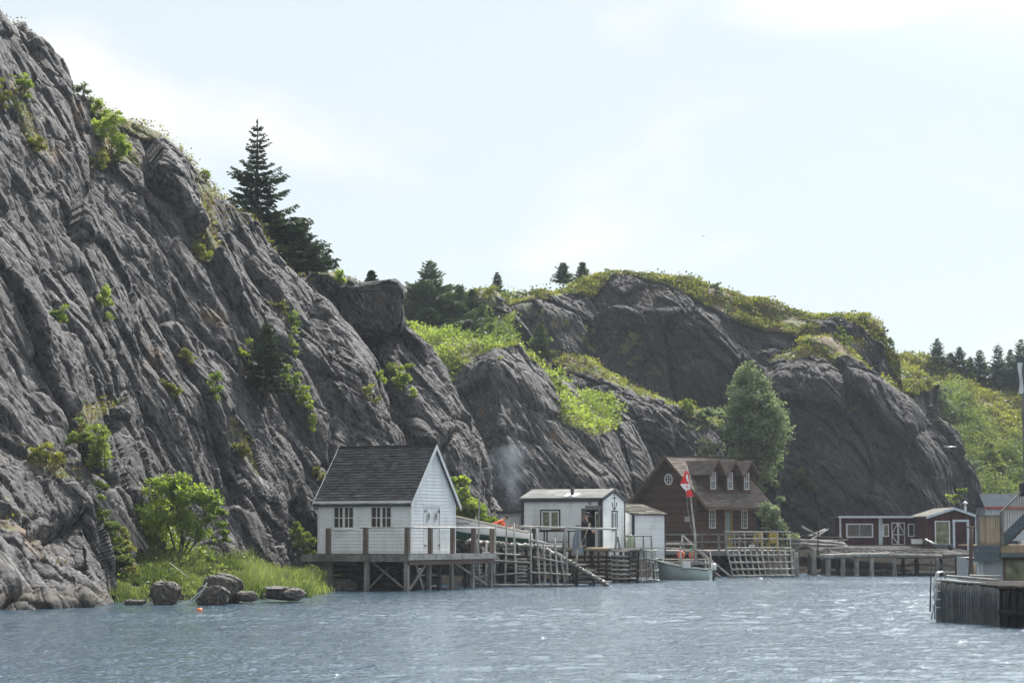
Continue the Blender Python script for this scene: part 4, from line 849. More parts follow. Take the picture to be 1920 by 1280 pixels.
for a, b, z in ((1.1, 2.1, .62), (1.2, 2.4, .38), (1.35, 2.7, .16), (.9, 1.7, .85)): mb = MB(); mb.log((a, -1.1, z), (b, -1.0, z), .05); mb.build('side_log', M['grey_wood'], SW)
def wp(px, py, Y): return P(px, py, Y)
def rack(name, label, cat, Y, verts, hors, vr=.045, hr=.04, m='pole', dy=.0, org=None):
    """poles lashed into an open frame; coordinates are photo pixels at distance Y"""
    o = P(org[0], org[1], Y) if org else P(verts[0][0], verts[0][3], Y); t = empty(name, o, 0, label, cat)
    for v in verts:
        x0, y0, x1, y1 = v[:4]; yy = Y+(v[4] if len(v) > 4 else 0); mb = MB(); mb.log(wp(x1, y1, yy)-o, wp(x0, y0, yy)-o, vr, bend=.008); mb.build('upright', M[m], t)
    for v in hors:
        x0, y0, x1, y1 = v[:4]; yy = Y-vr-hr+(v[4] if len(v) > 4 else 0); mb = MB(); mb.log(wp(x0, y0, yy)-o, wp(x1, y1, yy)-o, hr, bend=.006); mb.build('crosspole', M[m], t)
    return t
rack('pole_rack', 'tall frame of silvery poles just right of the white stage deck', 'pole frame', 90.0,
     [(929, 980, 926, 1100), (950, 984, 947, 1099), (963, 980, 968, 1098), (896, 1010, 899, 1100), (912, 1015, 911, 1100)],
     [(905, 1036, 976, 1040), (924, 1051, 993, 1054), (906, 1079, 985, 1073), (920, 1096, 993, 1096)])
rack('pole_rack', 'second frame of silvery poles in front of the log slipway', 'pole frame', 89.6,
     [(995, 986, 996, 1097), (1006, 990, 1012, 1097), (1019, 1018, 1022, 1097), (1031, 1030, 1034, 1097), (1040, 1008, 1046, 1096), (1051, 1038, 1060, 1096), (1060, 989, 1055, 1032), (1062, 1034, 1064, 1090)],
     [(1000, 1044, 1062, 1055), (995, 1073, 1070, 1077), (997, 1097, 1076, 1096), (996, 1012, 1028, 1019)])
rack('handrail', 'long pole handrail in front of the long white shed', 'handrail', 91.5, [(1061, 988, 1058, 1045), (1082, 1030, 1081, 1056), (1156, 991, 1154, 1030), (1158, 1005, 1162, 1030)],
     [(965, 987, 1062, 989), (1060, 989, 1112, 991), (1110, 991, 1157, 991), (1000, 1023, 1062, 1025)], vr=.05, hr=.05)
rack('pole', 'tall thin bare mast standing before the hauled out boat', 'mast', 88.0, [(901, 857, 896, 1060)], [], vr=.03)
rack('pole', 'short thin pole left of the tall bare mast', 'pole', 88.3, [(892, 968, 892, 1060)], [], vr=.03)
# tall boat on the slip
def boat(t, Ln, beam, sheer, keel, hm, bm, gm, split, transom=.72, rake=.5, inside='plank'):
    """t: thing; bow at +x. sheer(u), keel(u) heights, split: height share of the bottom paint"""
    K = 22; Mh = 9; us = np.linspace(0, 1, K); O = []; 
    for u in us:
        hb = beam/2*(transom+(1-transom)*math.sin(min(1, u/.45)*math.pi/2)) if u < .45 else beam/2*math.cos(((u-.45)/.55)**1.8*math.pi/2)
        zs, zk = sheer(u), keel(u); row = []
        for j in range(Mh):
            q = j/(Mh-1); ang = q**.8; y = hb*math.sin(ang*math.pi/2)**.7 if u < .98 else hb*q; z = zk+(zs-zk)*q**1.35; row.append((u*Ln+rake*(u**3)*q, y, z))
        O.append(row)
    O = np.array(O)
    def half(sign, inset):
        A = O.copy(); A[..., 1] = np.maximum(A[..., 1]-inset, 0)*sign
        if inset: A[..., 2] += inset; A[..., 2][:, -1] = O[:, -1, 2]-.002
        return A
    def skin(j0, j1, name, m_, par, inset=0, off=0):
        V = []; Fc = []
        for sg in (1, -1):
            A = half(sg, inset)[:, j0:j1+1]; n0 = len(V)*0+sum(len(x) for x in V); V.append(A.reshape(-1, 3)); w_ = j1-j0+1; ix = np.arange(K*w_).reshape(K, w_)+n0
            f = np.stack([ix[:-1, :-1], ix[1:, :-1], ix[1:, 1:], ix[:-1, 1:]], -1).reshape(-1, 4); Fc.append(f if sg < 0 else f[:, ::-1])
        V = np.concatenate(V); o = npmesh(name, V, np.concatenate(Fc), m_, par, smooth=True, attrs={'vary': np.full(len(V), .5)}); return o
    skin(split, Mh-1, 'hull', hm, t)
    if split: skin(0, split, 'bottom_paint', bm, t)
    skin(0, Mh-1, 'inner_hull', M[inside], t, .04)
    st = O[0]; mb = MB(); ring = [(x, y, z) for x, y, z in st]+[(x, -y, z) for x, y, z in st[::-1]]; mb.prism(ring[:-1] if ring[0] == ring[-1] else ring, (-.04, 0, 0)); mb.build('transom', hm, t)
    for sg in (1, -1): mb = MB(); mb.tube([(x, y*sg, z+.01) for x, y, z in O[:, -1]], .032, 6); mb.build('gunwale', gm, t)
    for u in (.25, .5, .72):
        i = int(u*(K-1)); x, y, z = O[i, -1]; mb = MB(); mb.box((x-.12, -y+.05, z-.2), (x+.12, y-.05, z-.165)); mb.build('thwart', M['plank'], t)
def outboard(t, x, z, m='navy'):
    mb = MB(); mb.lathe((x-.16, 0, z+.02), [(.0, .34), (.09, .33), (.13, .26), (.14, .1), (.1, 0), (0, 0)], 12); o = mb.build('outboard_motor', M[m], t)
    mb = MB(); mb.box((x-.2, -.03, z-.6), (x-.1, .03, z+.02)); mb.box((x-.32, -.02, z-.62), (x-.06, .02, z-.56)); mb.build('motor_leg', M['iron'], o)
    mb = MB(); mb.bar((x-.1, 0, z+.16), (x+.35, .05, z+.24), .035, .03); mb.build('tiller', M['iron'], o)
rzb = math.radians(180-8)
BA = empty('hauled_out_boat', PX(993, 93.5, 1.86), rzb, 'large white boat with green bottom hauled out beside the white stage', 'boat')
boat(BA, 3.15, 1.4, lambda u: .28+.62*u+.12*u*u, lambda u: -.12+.06*u+.22*max(0, u-.75)**2*8, M['hull_white'], M['hull_green'], M['plank'], 4, rake=.3)
outboard(BA, -.05, .25, 'dark_cloth')
# name painted on the bow
def text_mesh(name, body, size, m, parent, mtx, ext=.003, shear=.35):
    cu = bpy.data.curves.new(name, 'FONT'); cu.body = body; cu.size = size; cu.shear = shear; cu.extrude = ext; cu.align_x = 'CENTER'; cu.align_y = 'CENTER'
    o = bpy.data.objects.new(name, cu); COL.objects.link(o); dg = bpy.context.evaluated_depsgraph_get(); me = bpy.data.meshes.new_from_object(o.evaluated_get(dg)); bpy.data.objects.remove(o)
    me.materials.clear(); me.materials.append(m); o = bpy.data.objects.new(name, me); COL.objects.link(o); o.parent = parent; o.matrix_parent_inverse = Matrix(); o.matrix_local = mtx; return o
def hull_text(t, body, Ln, beam, sheer, keel, rake, transom, x0, z0, size, m, sgn=1):
    o = text_mesh('boat_name', body, size, m, t, Matrix())
    for v in o.data.vertices:
        a, b, dd = v.co; x = x0-a*sgn; z = z0+b+a*-.12*0; u = x/Ln
        for _ in range(6):
            q = min(1, max(0, ((z-keel(u))/(sheer(u)-keel(u)))**(1/1.35))); u = (x-rake*u**3*q)/Ln
        hb = beam/2*(transom+(1-transom)*math.sin(min(1, u/.45)*math.pi/2)) if u < .45 else beam/2*math.cos(((u-.45)/.55)**1.8*math.pi/2)
        v.co = (x, sgn*(hb*math.sin(q**.8*math.pi/2)**.7+.008+dd), z)
hull_text(BA, 'Ecualina J', 3.15, 1.4, lambda u: .28+.62*u+.12*u*u, lambda u: -.12+.06*u+.22*max(0, u-.75)**2*8, .3, .72, 2.72, .68, .17, M['iron'])
# ------------------------------------------------------------------ people
def person(label, base, rz, joints, radii, cloth, hairm, shirt_from=None, cat='person', cap=False, arms_skin=True, group=None):
    """joints: dict name->(x,y,z) ; faces +x"""
    t = empty('person', base, rz, label, cat)
    J = list(joints.keys()); E = [('pelvis', 'belly'), ('belly', 'chest'), ('chest', 'neck'), ('neck', 'head'), ('head', 'crown')]
    for s in 'lr': E += [('chest', 'sho_'+s), ('sho_'+s, 'elb_'+s), ('elb_'+s, 'wri_'+s), ('wri_'+s, 'palm_'+s), ('pelvis', 'hip_'+s), ('hip_'+s, 'kne_'+s), ('kne_'+s, 'ank_'+s), ('ank_'+s, 'toe_'+s)]
    def skinned(name, names, edges, rad, m_, parent, sub=2):
        me = bpy.data.meshes.new(name); ix = {n: i for i, n in enumerate(names)}
        me.from_pydata([joints[n] for n in names], [(ix[a], ix[b]) for a, b in edges if a in ix and b in ix], []); me.materials.append(m_)
        o = bpy.data.objects.new(name, me); COL.objects.link(o); o.parent = parent
        sk = o.modifiers.new('skin', 'SKIN'); sk.use_smooth_shade = True
        for i, n in enumerate(names): r = rad[n]; me.skin_vertices[0].data[i].radius = r if isinstance(r, tuple) else (r, r); me.skin_vertices[0].data[i].use_root = (i == 0)
        su = o.modifiers.new('sub', 'SUBSURF'); su.levels = su.render_levels = sub; return o
    # fingers: short chains from each palm, joined to the body chain
    for s in 'lr':
        pw = np.array(joints['palm_'+s]); d = pw-np.array(joints['wri_'+s]); d /= np.linalg.norm(d); sd = np.cross(d, [0, 1, 0]) if abs(d[1]) < .8 else np.array([1, 0, 0]); sd /= np.linalg.norm(sd)
        for k in range(5):
            off = (k-1.5)*.018 if k < 4 else -.05; a = f'f{k}a_{s}'; b = f'f{k}b_{s}'; ln = (.07, .08, .075, .06, .05)[k]
            joints[a] = tuple(pw+sd*off+d*(ln*.5 if k < 4 else .0)); joints[b] = tuple(pw+sd*off*1.1+d*(ln if k < 4 else .03)+np.array([.015, 0, -.01])); radii[a] = .0095; radii[b] = .008; E += [('palm_'+s, a), (a, b)]
    body = skinned('body', ['pelvis']+[j for j in joints if j != 'pelvis'], E, radii, M['skin'], t)
    big = {k: (tuple(q*1.22+.006 for q in v) if isinstance(v, tuple) else v*1.22+.006) for k, v in radii.items()}
    top = ['chest', 'belly', 'pelvis', 'sho_l', 'elb_l', 'wri_l', 'sho_r', 'elb_r', 'wri_r']
    skinned('jacket', top, E, big, M[cloth], t); skinned('trousers', ['pelvis', 'hip_l', 'kne_l', 'ank_l', 'hip_r', 'kne_r', 'ank_r'], E, big, M['dark_cloth'], t)
    hd = np.array(joints['head']); nk = np.array(joints['neck']); up = hd-nk; up /= np.linalg.norm(up); fw = np.array([1, 0, 0])-up*up[0]; fw /= np.linalg.norm(fw); lt = np.cross(up, fw)
    hm = MB(); 
    for i in range(9):
        th = i/8*math.pi*.55
    import bmesh as _b
    def ell(name, c, ax, r, m_, zmin=None):
        bm = _b.new(); _b.ops.create_uvsphere(bm, u_segments=16, v_segments=10, radius=1)
        if zmin is not None:
            for v_ in [v_ for v_ in bm.verts if v_.co.z < zmin]: bm.verts.remove(v_)
        for v_ in bm.verts: q = c+ax[0]*v_.co.x*r[0]+ax[1]*v_.co.y*r[1]+ax[2]*v_.co.z*r[2]; v_.co = q
        me = bpy.data.meshes.new(name); bm.to_mesh(me); bm.free(); me.materials.append(m_); me.polygons.foreach_set('use_smooth', [True]*len(me.polygons)); o = bpy.data.objects.new(name, me); COL.objects.link(o); o.parent = t; return o
    top_ = hd+up*.045
    ell('hair', top_-fw*.012, (fw, lt, up), (.112, .092, .105), M[hairm], -.1)
    ell('nose', hd+fw*.095+up*.01, (fw, lt, up), (.022, .014, .02), M['skin']);
    for s_ in (1, -1): ell('eye', hd+fw*.085+lt*.032*s_+up*.035, (fw, lt, up), (.012, .014, .009), M['iron']); ell('ear', hd+lt*.085*s_+up*.012-fw*.01, (fw, lt, up), (.022, .012, .032), M['skin'])
    ell('mouth', hd+fw*.086-up*.04, (fw, lt, up), (.01, .028, .007), M['red_buoy'])
    for s_ in 'lr':
        an, to = np.array(joints['ank_'+s_]), np.array(joints['toe_'+s_]); ell('shoe', (an+to)/2+np.array([0, 0, -.03]), (np.array([1, 0, 0]), np.array([0, 1, 0]), np.array([0, 0, 1])), (.14, .052, .05), M['iron'])
    if cap:
        mb = MB(); mb.lathe((0, 0, 0), [(.108, 0), (.11, .05), (.09, .09), (.04, .11), (0, .112)], 14); mb.prism([(.06, -.07, 0), (.19, -.05, -.01), (.2, 0, -.012), (.19, .05, -.01), (.06, .07, 0)], (0, 0, .012))
        o = mb.build('cap', M['navy'], t); o.matrix_local = Matrix.Translation(Vector(hd+up*.055))@Matrix((tuple(fw), tuple(lt), tuple(up))).transposed().to_4x4()
    return t
RAD = dict(pelvis=(.15, .105), belly=(.14, .1), chest=(.155, .105), neck=.055, head=(.088, .075), crown=(.065, .055))
for s in 'lr': RAD.update({'sho_'+s: .062, 'elb_'+s: .045, 'wri_'+s: .028, 'palm_'+s: .03, 'hip_'+s: .085, 'kne_'+s: .058, 'ank_'+s: .04, 'toe_'+s: .03})
def J(lean=0., arm=((.25, -.25), (.5, -.3)), hip=.84, bend=0):
    j = {'pelvis': (0, 0, hip)}; sp = np.array([math.sin(lean), 0, math.cos(lean)])
    for n_, l in (('belly', .2), ('chest', .42), ('neck', .57)): j[n_] = tuple(np.array([0, 0, hip])+sp*l)
    hsp = np.array([math.sin(lean*.6+.15), 0, math.cos(lean*.6+.15)]); nk = np.array(j['neck']); j['head'] = tuple(nk+hsp*.12); j['crown'] = tuple(nk+hsp*.22)
    ch = np.array(j['chest'])+sp*.07
    for s, sg in (('l', 1), ('r', -1)):
        sh = ch+np.array([0, .19*sg, 0]); j['sho_'+s] = tuple(sh); e = sh+np.array([arm[0][0], .03*sg, arm[0][1]]); j['elb_'+s] = tuple(e); w_ = e+np.array([arm[1][0]-arm[0][0], -.03*sg, arm[1][1]]); j['wri_'+s] = tuple(w_); dd = (w_-e)/np.linalg.norm(w_-e); j['palm_'+s] = tuple(w_+dd*.07)
        j['hip_'+s] = (0, .1*sg, hip-.06); j['kne_'+s] = (.05+bend*.15, .11*sg, hip*.52); j['ank_'+s] = (-.02, .12*sg, .08); j['toe_'+s] = (.14, .13*sg, .04)
    return j
pp = PX(1092, 98.6, 1.5)
person('person in a dark jacket and cap standing at the open shed door', pp, math.radians(-12), J(.3, ((.12, -.24), (.3, -.2)), .74), dict(RAD), 'navy', 'hair', cap=True)
pl_ = empty('timber_platform', PX(885, 94.6, 0), 0, 'small timber platform behind the hauled out boat', 'deck'); mb = MB(); planks(mb, 0, 2.4, 0, 4.6, 1.55, .16); mb.build('deck_board', M['old_deck'], pl_)
for x in (.1, 1.2, 2.3):
    for y in (.2, 4.2): mb = MB(); mb.log((x, y, -.6), (x, y, 1.51), .07); mb.build('post', M['dark_wood'], pl_)
pp = PX(922, 95.4, 1.56)
person('person in an orange jacket bending down behind the hauled out boat', pp, math.radians(-5), J(1.05, ((.12, -.24), (.34, -.16)), .84, .4), dict(RAD), 'orange_cloth', 'hair')
# ------------------------------------------------------------------ long white shed with the anchor
W2 = empty('white_shed', PX(1128, 100, 1.52), -math.radians(21), 'long low white shed with dark trim and an anchor on its gable', 'shed')
L2, D2, E2, R2 = 3.8, 3.3, 2.1, 2.52
f1 = Fr((-L2, 0, 0), (1, 0, 0), (0, -1, 0)); f2 = Fr((0, 0, 0), (0, 1, 0), (1, 0, 0)); f3 = Fr((-L2, D2, 0), (0, -1, 0), (-1, 0, 0)); f4 = Fr((0, D2, 0), (-1, 0, 0), (0, 1, 0))
g2 = lambda z: (0, D2) if z <= E2 else ((z-E2)/(R2-E2)*D2/2, D2-(z-E2)/(R2-E2)*D2/2)
mb = MB(); siding(mb, f1, lambda z: (0, L2), 0, E2, .13, [(.98, 1.78, .8, 1.6), (3.05, 3.66, 0, 1.66)], lap=.006); siding(mb, f3, g2, 0, R2-.03, .12); siding(mb, f4, lambda z: (0, L2), 0, E2, .12)
siding(mb, f2, g2, 0, R2-.03, .12, [(1.42, 2.15, .78, 1.6)]); mb.box((-L2, .05, -.05), (0, D2-.05, .005)); mb.build('wall', M['white'], W2)
mb = MB()
for fr, a in ((f1, L2-.15), (f1, -.02), (f2, -.02), (f2, D2-.12), (f4, 0), (f3, 0)): fr.box(mb, a, a+.14, -.02, .03, 0, E2-.05)
f1.box(mb, -.1, L2+.1, .03, .12, E2-.08, E2+.1)
for fr in (f2, f3):
    for s0 in (-.12, D2+.12):
        z_ = lambda s: R2+.06-abs(s-D2/2)*(R2-E2)/(D2/2); mb.prism([fr.p(s0, .03, z_(s0)-.12), fr.p(D2/2, .03, z_(D2/2)-.12), fr.p(D2/2, .03, z_(D2/2)+.04), fr.p(s0, .03, z_(s0)+.04)], fr.n*.04)
mb.build('dark_trim', M['dark_trim'], W2)
mb = MB(); sl = (R2-E2)/(D2/2)
roofing(mb, (-L2-.12, -.14, E2+.1-.14*sl), (.06, -.14, E2+.1-.14*sl), (.06, D2/2, R2+.1), (-L2-.12, D2/2, R2+.1), 4, 1.1, .008, .03); roofing(mb, (.06, D2+.14, E2+.1-.14*sl), (-L2-.12, D2+.14, E2+.1-.14*sl), (-L2-.12, D2/2, R2+.1), (.06, D2/2, R2+.1), 4, 1.1, .008, .03)
mb.build('roof', M['felt'], W2)
window(W2, f1, 1.02, 1.74, .84, 1.56, 2, 1, 'trim', 'glass_green', .06, .03, centre=.1, outer=('dark_trim', .06))
window(W2, f2, 1.5, 2.07, .86, 1.52, 2, 1, 'trim', 'glass', .06, .03, centre=.12, outer=('dark_trim', .06))
mb = MB(); f1.box(mb, 2.86, 3.05, -.05, .04, 0, 1.72); f1.box(mb, 3.05, 3.8, -.05, .042, 1.66, 1.84); f1.box(mb, 3.66, 3.75, -.05, .04, 0, 1.66); mb.build('door_frame', M['grey_wood'], W2)
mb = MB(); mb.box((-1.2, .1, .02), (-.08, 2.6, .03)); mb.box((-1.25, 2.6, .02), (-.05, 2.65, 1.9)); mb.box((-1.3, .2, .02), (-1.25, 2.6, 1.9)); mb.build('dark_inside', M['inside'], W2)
dr = MB(); dr.box((-.35, .12, .02), (-.1, .16, 1.58)); dr = dr.build('inner_door', M['white_dirty'], W2); mb = MB(); mb.box((-.31, .105, .85), (-.15, .118, 1.5)); mb.build('pane', M['glass_green'], dr)
mb = MB(); mb.disc(f1.p(3.27, .01, 1.95), .08, (0, -1, 0), .03); mb.build('round_vent', M['grey_block'], W2)
ck = np.array([-1.55, .5, E2+.1+.5*sl]); mb = MB(); mb.lathe(tuple(ck), [(.085, -.1), (.085, .24), (.1, .24), (.1, .3), (0, .31)], 12); pz = mb.build('chimney_pipe', M['iron'], W2)
mb = MB(); mb.prism([ck+[-.3, -.3, -.3*sl+.02], ck+[.3, -.3, -.3*sl+.02], ck+[.3, .25, .25*sl+.02], ck+[-.3, .25, .25*sl+.02]], (0, 0, .012)); mb.build('flashing', M['tarp'], pz)
# anchor emblem: shank, stock, curved arms with flukes
mb = MB(); c = 1.75; A_ = lambda s, z: f2.p(s, .022, z)
def strip(pts, w_):
    for (a, b) in zip(pts[:-1], pts[1:]): mb.bar(A_(*a), A_(*b), w_, .015, tuple(f2.n))
strip([(c, 1.72), (c, 2.36)], .06); strip([(c-.28, 2.2), (c+.28, 2.2)], .035); strip([(c+.3*math.sin(t), 1.98-.26*math.cos(t)) for t in np.linspace(-1.25, 1.25, 9)], .055)
strip([(c+.1*math.sin(t), 2.4+.045*math.cos(t)) for t in np.linspace(0, 6.28, 9)], .025)
for sg in (-1, 1): mb.prism([A_(c+sg*.2, 1.9), A_(c+sg*.38, 1.88), A_(c+sg*.3, 2.02)], f2.n*.015)
mb.prism([A_(c-.1, 1.74), A_(c+.1, 1.74), A_(c, 1.64)], f2.n*.014); mb.build('anchor_emblem', M['iron'], W2)
# its platform with dark crib beneath
D2_ = empty('timber_platform', PX(1128, 100, 0), -math.radians(21), 'timber platform under the long white shed', 'deck')
mb = MB(); planks(mb, -4.6, 2.2, -1.3, 3.6, 1.5, .16); mb.build('deck_board', M['grey_wood'], D2_)
mb = MB(); mb.log((-1.4, -1.36, 1.42), (.8, -1.36, 1.44), .09, bend=.004); mb.build('edge_log', M['new_wood'], D2_)
mb = MB(); mb.log((-4.6, -1.36, 1.42), (-1.4, -1.36, 1.42), .07, bend=.004); mb.log((.8, -1.36, 1.42), (2.2, -1.36, 1.42), .06); mb.build('edge_log', M['grey_wood'], D2_)
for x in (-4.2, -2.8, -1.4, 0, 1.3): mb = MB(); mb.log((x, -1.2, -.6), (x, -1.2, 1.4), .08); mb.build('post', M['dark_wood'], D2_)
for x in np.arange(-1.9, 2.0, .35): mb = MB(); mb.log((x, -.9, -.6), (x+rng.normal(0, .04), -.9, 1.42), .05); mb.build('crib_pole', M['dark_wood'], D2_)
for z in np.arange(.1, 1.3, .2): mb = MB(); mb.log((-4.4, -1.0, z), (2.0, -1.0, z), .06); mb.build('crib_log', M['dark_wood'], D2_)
for z in np.arange(.15, 1.4, .2): mb = MB(); mb.log((.95, -1.5, z), (1.75, -1.45, z+rng.normal(0, .02)), .045); mb.build('crib_log', M['pole'], D2_)
# work table, cloth, crate on that platform
tb_ = empty('work_table', PX(1043, 99.3, 1.52), -math.radians(21), 'dark topped work table under the shed window', 'table')
mb = MB(); mb.box((-.75, -.25, .68), (.78, .25, .73)); mb.build('table_top', M['dark_wood'], tb_)
for x in (-.5, .52):
    for y in (-.18, .18): mb = MB(); mb.bar((x, y, 0), (x, y, .68), .05, .05, (0, 1, 0)); mb.build('leg', M['dark_wood'], tb_)
mb = MB(); mb.box((-.5, .16, .22), (.52, .19, .26)); mb.build('stretcher', M['dark_wood'], tb_)
cb = empty('crate', PX(1046, 99.3, 2.25), -math.radians(21), 'low brown crate lying on the work table', 'crate'); mb = MB()
for q in range(4): mb.box((-.25, -.16+.003*q, .01+q*.035), (.35, -.145+.003*q, .04+q*.035)); mb.box((-.25, .145, .01+q*.035), (.35, .16, .04+q*.035))
mb.box((-.25, -.14, .0), (.35, .145, .012)); mb.box((-.262, -.16, 0), (-.25, .16, .15)); mb.box((.35, -.16, 0), (.362, .16, .15)); mb.build('slats', M['brown_trim'], cb)
cl = MB(); o_ = PX(1083, 98.2, 1.3); n_ = 14; vs = []
for i in range(n_+1):
    for j in range(9):
        u, v_ = j/8, i/n_; vs.append(((u-.5)*(.2+.34*v_)+.02*math.sin(v_*9), .07*math.sin(u*14+v_*2)*(.3+v_), 1.2-v_*1.25))
fs = [(i*9+j, i*9+j+1, (i+1)*9+j+1, (i+1)*9+j) for i in range(n_) for j in range(8)]; cl.add(vs, fs, True); cl.add([(x, y+.02, z) for x, y, z in vs], [f[::-1] for f in fs], True)
o = cl.build('hanging_cloth', M['blue_cloth']); o.location = o_; tag(o, 'grey blue cloth draped over the pole handrail beside the person in the cap', 'cloth')
br = empty('broom', PX(1099, 97.8, 1.52), 0, 'slanting wooden broom handle in front of the person in the cap', 'broom'); mb = MB(); mb.tube([(-.25, 0, .0), (.18, .1, 1.05)], .025, 6); mb.build('handle', M['new_wood'], br); mb = MB(); mb.lathe((-.27, 0, -.0), [(.1, 0), (.05, .16), (.02, .2)], 10); mb.build('bristles', M['plank'], br)
# small grey lean-to left of the shed
G1 = empty('grey_shed', PX(933, 103, 1.3), math.radians(0), 'small grey shed with dark flat roof left of the long white shed', 'shed')
fg = Fr((0, 0, 0), (1, 0, 0), (0, -1, 0)); mb = MB(); mb.box((0, 0, 0), (1.15, 2, 1.75)); mb.build('wall', M['grey_block'], G1)
mb = MB(); mb.box((-.1, -.12, 1.752), (1.2, 2.1, 1.86)); mb.build('roof', M['dark_trim'], G1)
mb = MB(); fg.box(mb, .12, .98, .004, .03, .1, 1.6); mb.build('door_panel', M['white_dirty'], G1)
bl = empty('steel_drum', PX(950, 95.6, 1.56), 0, 'rusty brown drum behind the boat at the foot of the smoke', 'drum'); mb = MB(); mb.lathe((0, 0, 0), [(0, .02), (.27, .02), (.27, .3), (.285, .31), (.27, .32), (.27, .6), (.285, .61), (.27, .62), (.27, .9), (.25, .9), (.25, .2), (0, .2)], 18); mb.build('drum_wall', noise_mat('rusty_steel', [(.2, .1, .07), (.42, .26, .2)], 4, rough=.8), bl); mb = MB(); mb.tube([(.27*math.cos(t), .27*math.sin(t), .9) for t in np.linspace(0, 6.283, 21)], .014, 6, False); mb.build('rim', M['iron'], bl)
# second small white shed
W3 = empty('white_shed', PX(1188, 103, .97), math.radians(19), 'small narrow white shed with rough grey roof left of the brown house', 'shed')
fa = Fr((0, 0, 0), (1, 0, 0), (0, -1, 0)); fb = Fr((0, 3, 0), (0, -1, 0), (-1, 0, 0)); fc = Fr((1.55, 0, 0), (0, 1, 0), (1, 0, 0)); fd = Fr((1.55, 3, 0), (-1, 0, 0), (0, 1, 0))
mb = MB(); siding(mb, fa, lambda z: (0, 1.55), 0, 2.0, .12); siding(mb, fb, lambda z: (0 if z < 2 else 0, 3 if z < 2 else max(.05, 3-(z-2)/.5*3)), 0, 2.45, .12); siding(mb, fc, lambda z: (0 if z < 2 else (z-2)/.5*3, 3), 0, 2.45, .12); siding(mb, fd, lambda z: (0, 1.55), 0, 2.45, .12); mb.build('wall', M['white'], W3)
mb = MB(); fa.box(mb, -.02, .05, .0, .03, 0, 2.0); fa.box(mb, -.06, 1.6, .0, .04, 2.0, 2.06); fb.box(mb, 2.88, 3.0, 0, .03, 0, 2.0); fa.box(mb, 1.53, 1.57, 0, .03, 0, 2.0); mb.build('dark_trim', M['dark_trim'], W3)
mb = MB(); roofing(mb, (-.1, -.12, 2.05), (1.64, -.12, 2.05), (1.64, 3.1, 2.56), (-.1, 3.1, 2.56), 9, .5, .03, .04); mb.build('roof', M['rough_felt'], W3)
# round cage of poles
CG = empty('pole_cage', PX(1202, 99, 0), 0, 'curved cage of thin poles left of the moored white boat', 'pole frame')
for k, a in enumerate(np.linspace(-2.9, -.25, 9)):
    x, y = .72*math.cos(a), .55*math.sin(a); mb = MB(); mb.log((x*1.08, y*1.08, -.4), (x*.92, y*.92, 1.45), .026); mb.build('upright', M['pole'], CG)
for k, z in enumerate((.1, .52, 1.0, 1.38)):
    mb = MB(); g_ = 1.1-.1*z; mb.tube([(.72*g_*math.cos(a), .58*g_*math.sin(a), z+.03*math.sin(a*5+k)) for a in np.linspace(-3.05, -.1, 12)], .032, 6, c=rng.random()); mb.build('crosspole', M['pole'], CG)
for x in (-.66, -.25, .15, .5): mb = MB(); mb.log((x, .1, .9), (x-.04, .1, 2.0), .04); mb.build('top_upright', M['grey_wood'], CG)
mb = MB(); mb.log((-.72, .06, 2.0), (.5, .06, 2.02), .035); mb.build('top_rail', M['pole'], CG)
sk = MB(); sk.lathe((0, 0, 0), [(.17, 0), (.2, .2), (.14, .45), (.05, .56), (0, .57)], 10); o = sk.build('green_bag', noise_mat('pale_green_bag', [(.3, .38, .26), (.45, .52, .38)], 4)); o.location = PX(1183, 99.4, 1.5); tag(o, 'pale green bag standing behind the curved pole cage', 'bag')
# ------------------------------------------------------------------ landing with red buoys, flagpole, moored boat
LD = empty('boat_landing', PX(1250, 106, 0), 0, 'low landing stage with bright planks behind the moored white boat', 'landing stage')
mb = MB(); planks(mb, -.1, 2.1, -.1, 2.2, .93, .15, 'x'); mb.build('deck_board', M['plank'], LD)
mb = MB(); mb.log((-1.0, -.14, .78), (2.15, -.14, .8), .06); mb.log((-.3, -.2, .62), (1.3, -.2, .66), .05); mb.build('edge_log', M['grey_wood'], LD)
for x in np.arange(-.9, .5, .3): mb = MB(); mb.log((x, 0, -.5), (x+rng.normal(0, .03), 0, .75), .06); mb.build('post', M['dark_wood'], LD)
for x in (.7, 1.4, 2.0): mb = MB(); mb.log((x, .3, -.5), (x, .3, .85), .07); mb.build('post', M['dark_wood'], LD)
rack('handrail', 'pale pole handrail over the landing with the red buoys', 'handrail', 105.5, [(1216, 1020, 1219, 1062), (1239, 1020, 1244, 1062), (1276, 1022, 1276, 1056), (1331, 1033, 1337, 1088), (1279, 1003, 1279, 1022), (1301, 1019, 1304, 1052), (1322, 1050, 1324, 1074), (1328, 1050, 1330, 1074)],
     [(1214, 1019, 1301, 1020), (1250, 1027, 1331, 1033), (1296, 1057, 1336, 1056), (1318, 1067, 1336, 1065), (1230, 1062, 1283, 1060)], m='pole')
rack('pole_brace', 'long slanting braces between the landing and the brown house deck', 'brace', 108, [(1280, 1003, 1345, 1068), (1313, 1034, 1372, 1082), (1336, 1070, 1352, 1082)], [], m='grey_wood', vr=.05)
for x, l in ((1277, 'left red buoy on the landing by the flagpole'), (1299, 'right red buoy on the landing by the flagpole')):
    t = empty('buoy', PX(x, 106.5, .95), 0, l, 'buoy', 'red buoys on the landing'); mb = MB(); mb.lathe((0, 0, 0), [(0, 0), (.12, .02), (.19, .12), (.19, .24), (.1, .36), (.04, .4), (0, .4)], 14); mb.build('float', M['red_buoy'], t); mb = MB(); mb.tube([(.035*math.cos(a), 0, .43+.035*math.sin(a)) for a in np.linspace(0, 6.28, 10)], .01, 5, False); mb.build('eyelet', M['iron'], t)
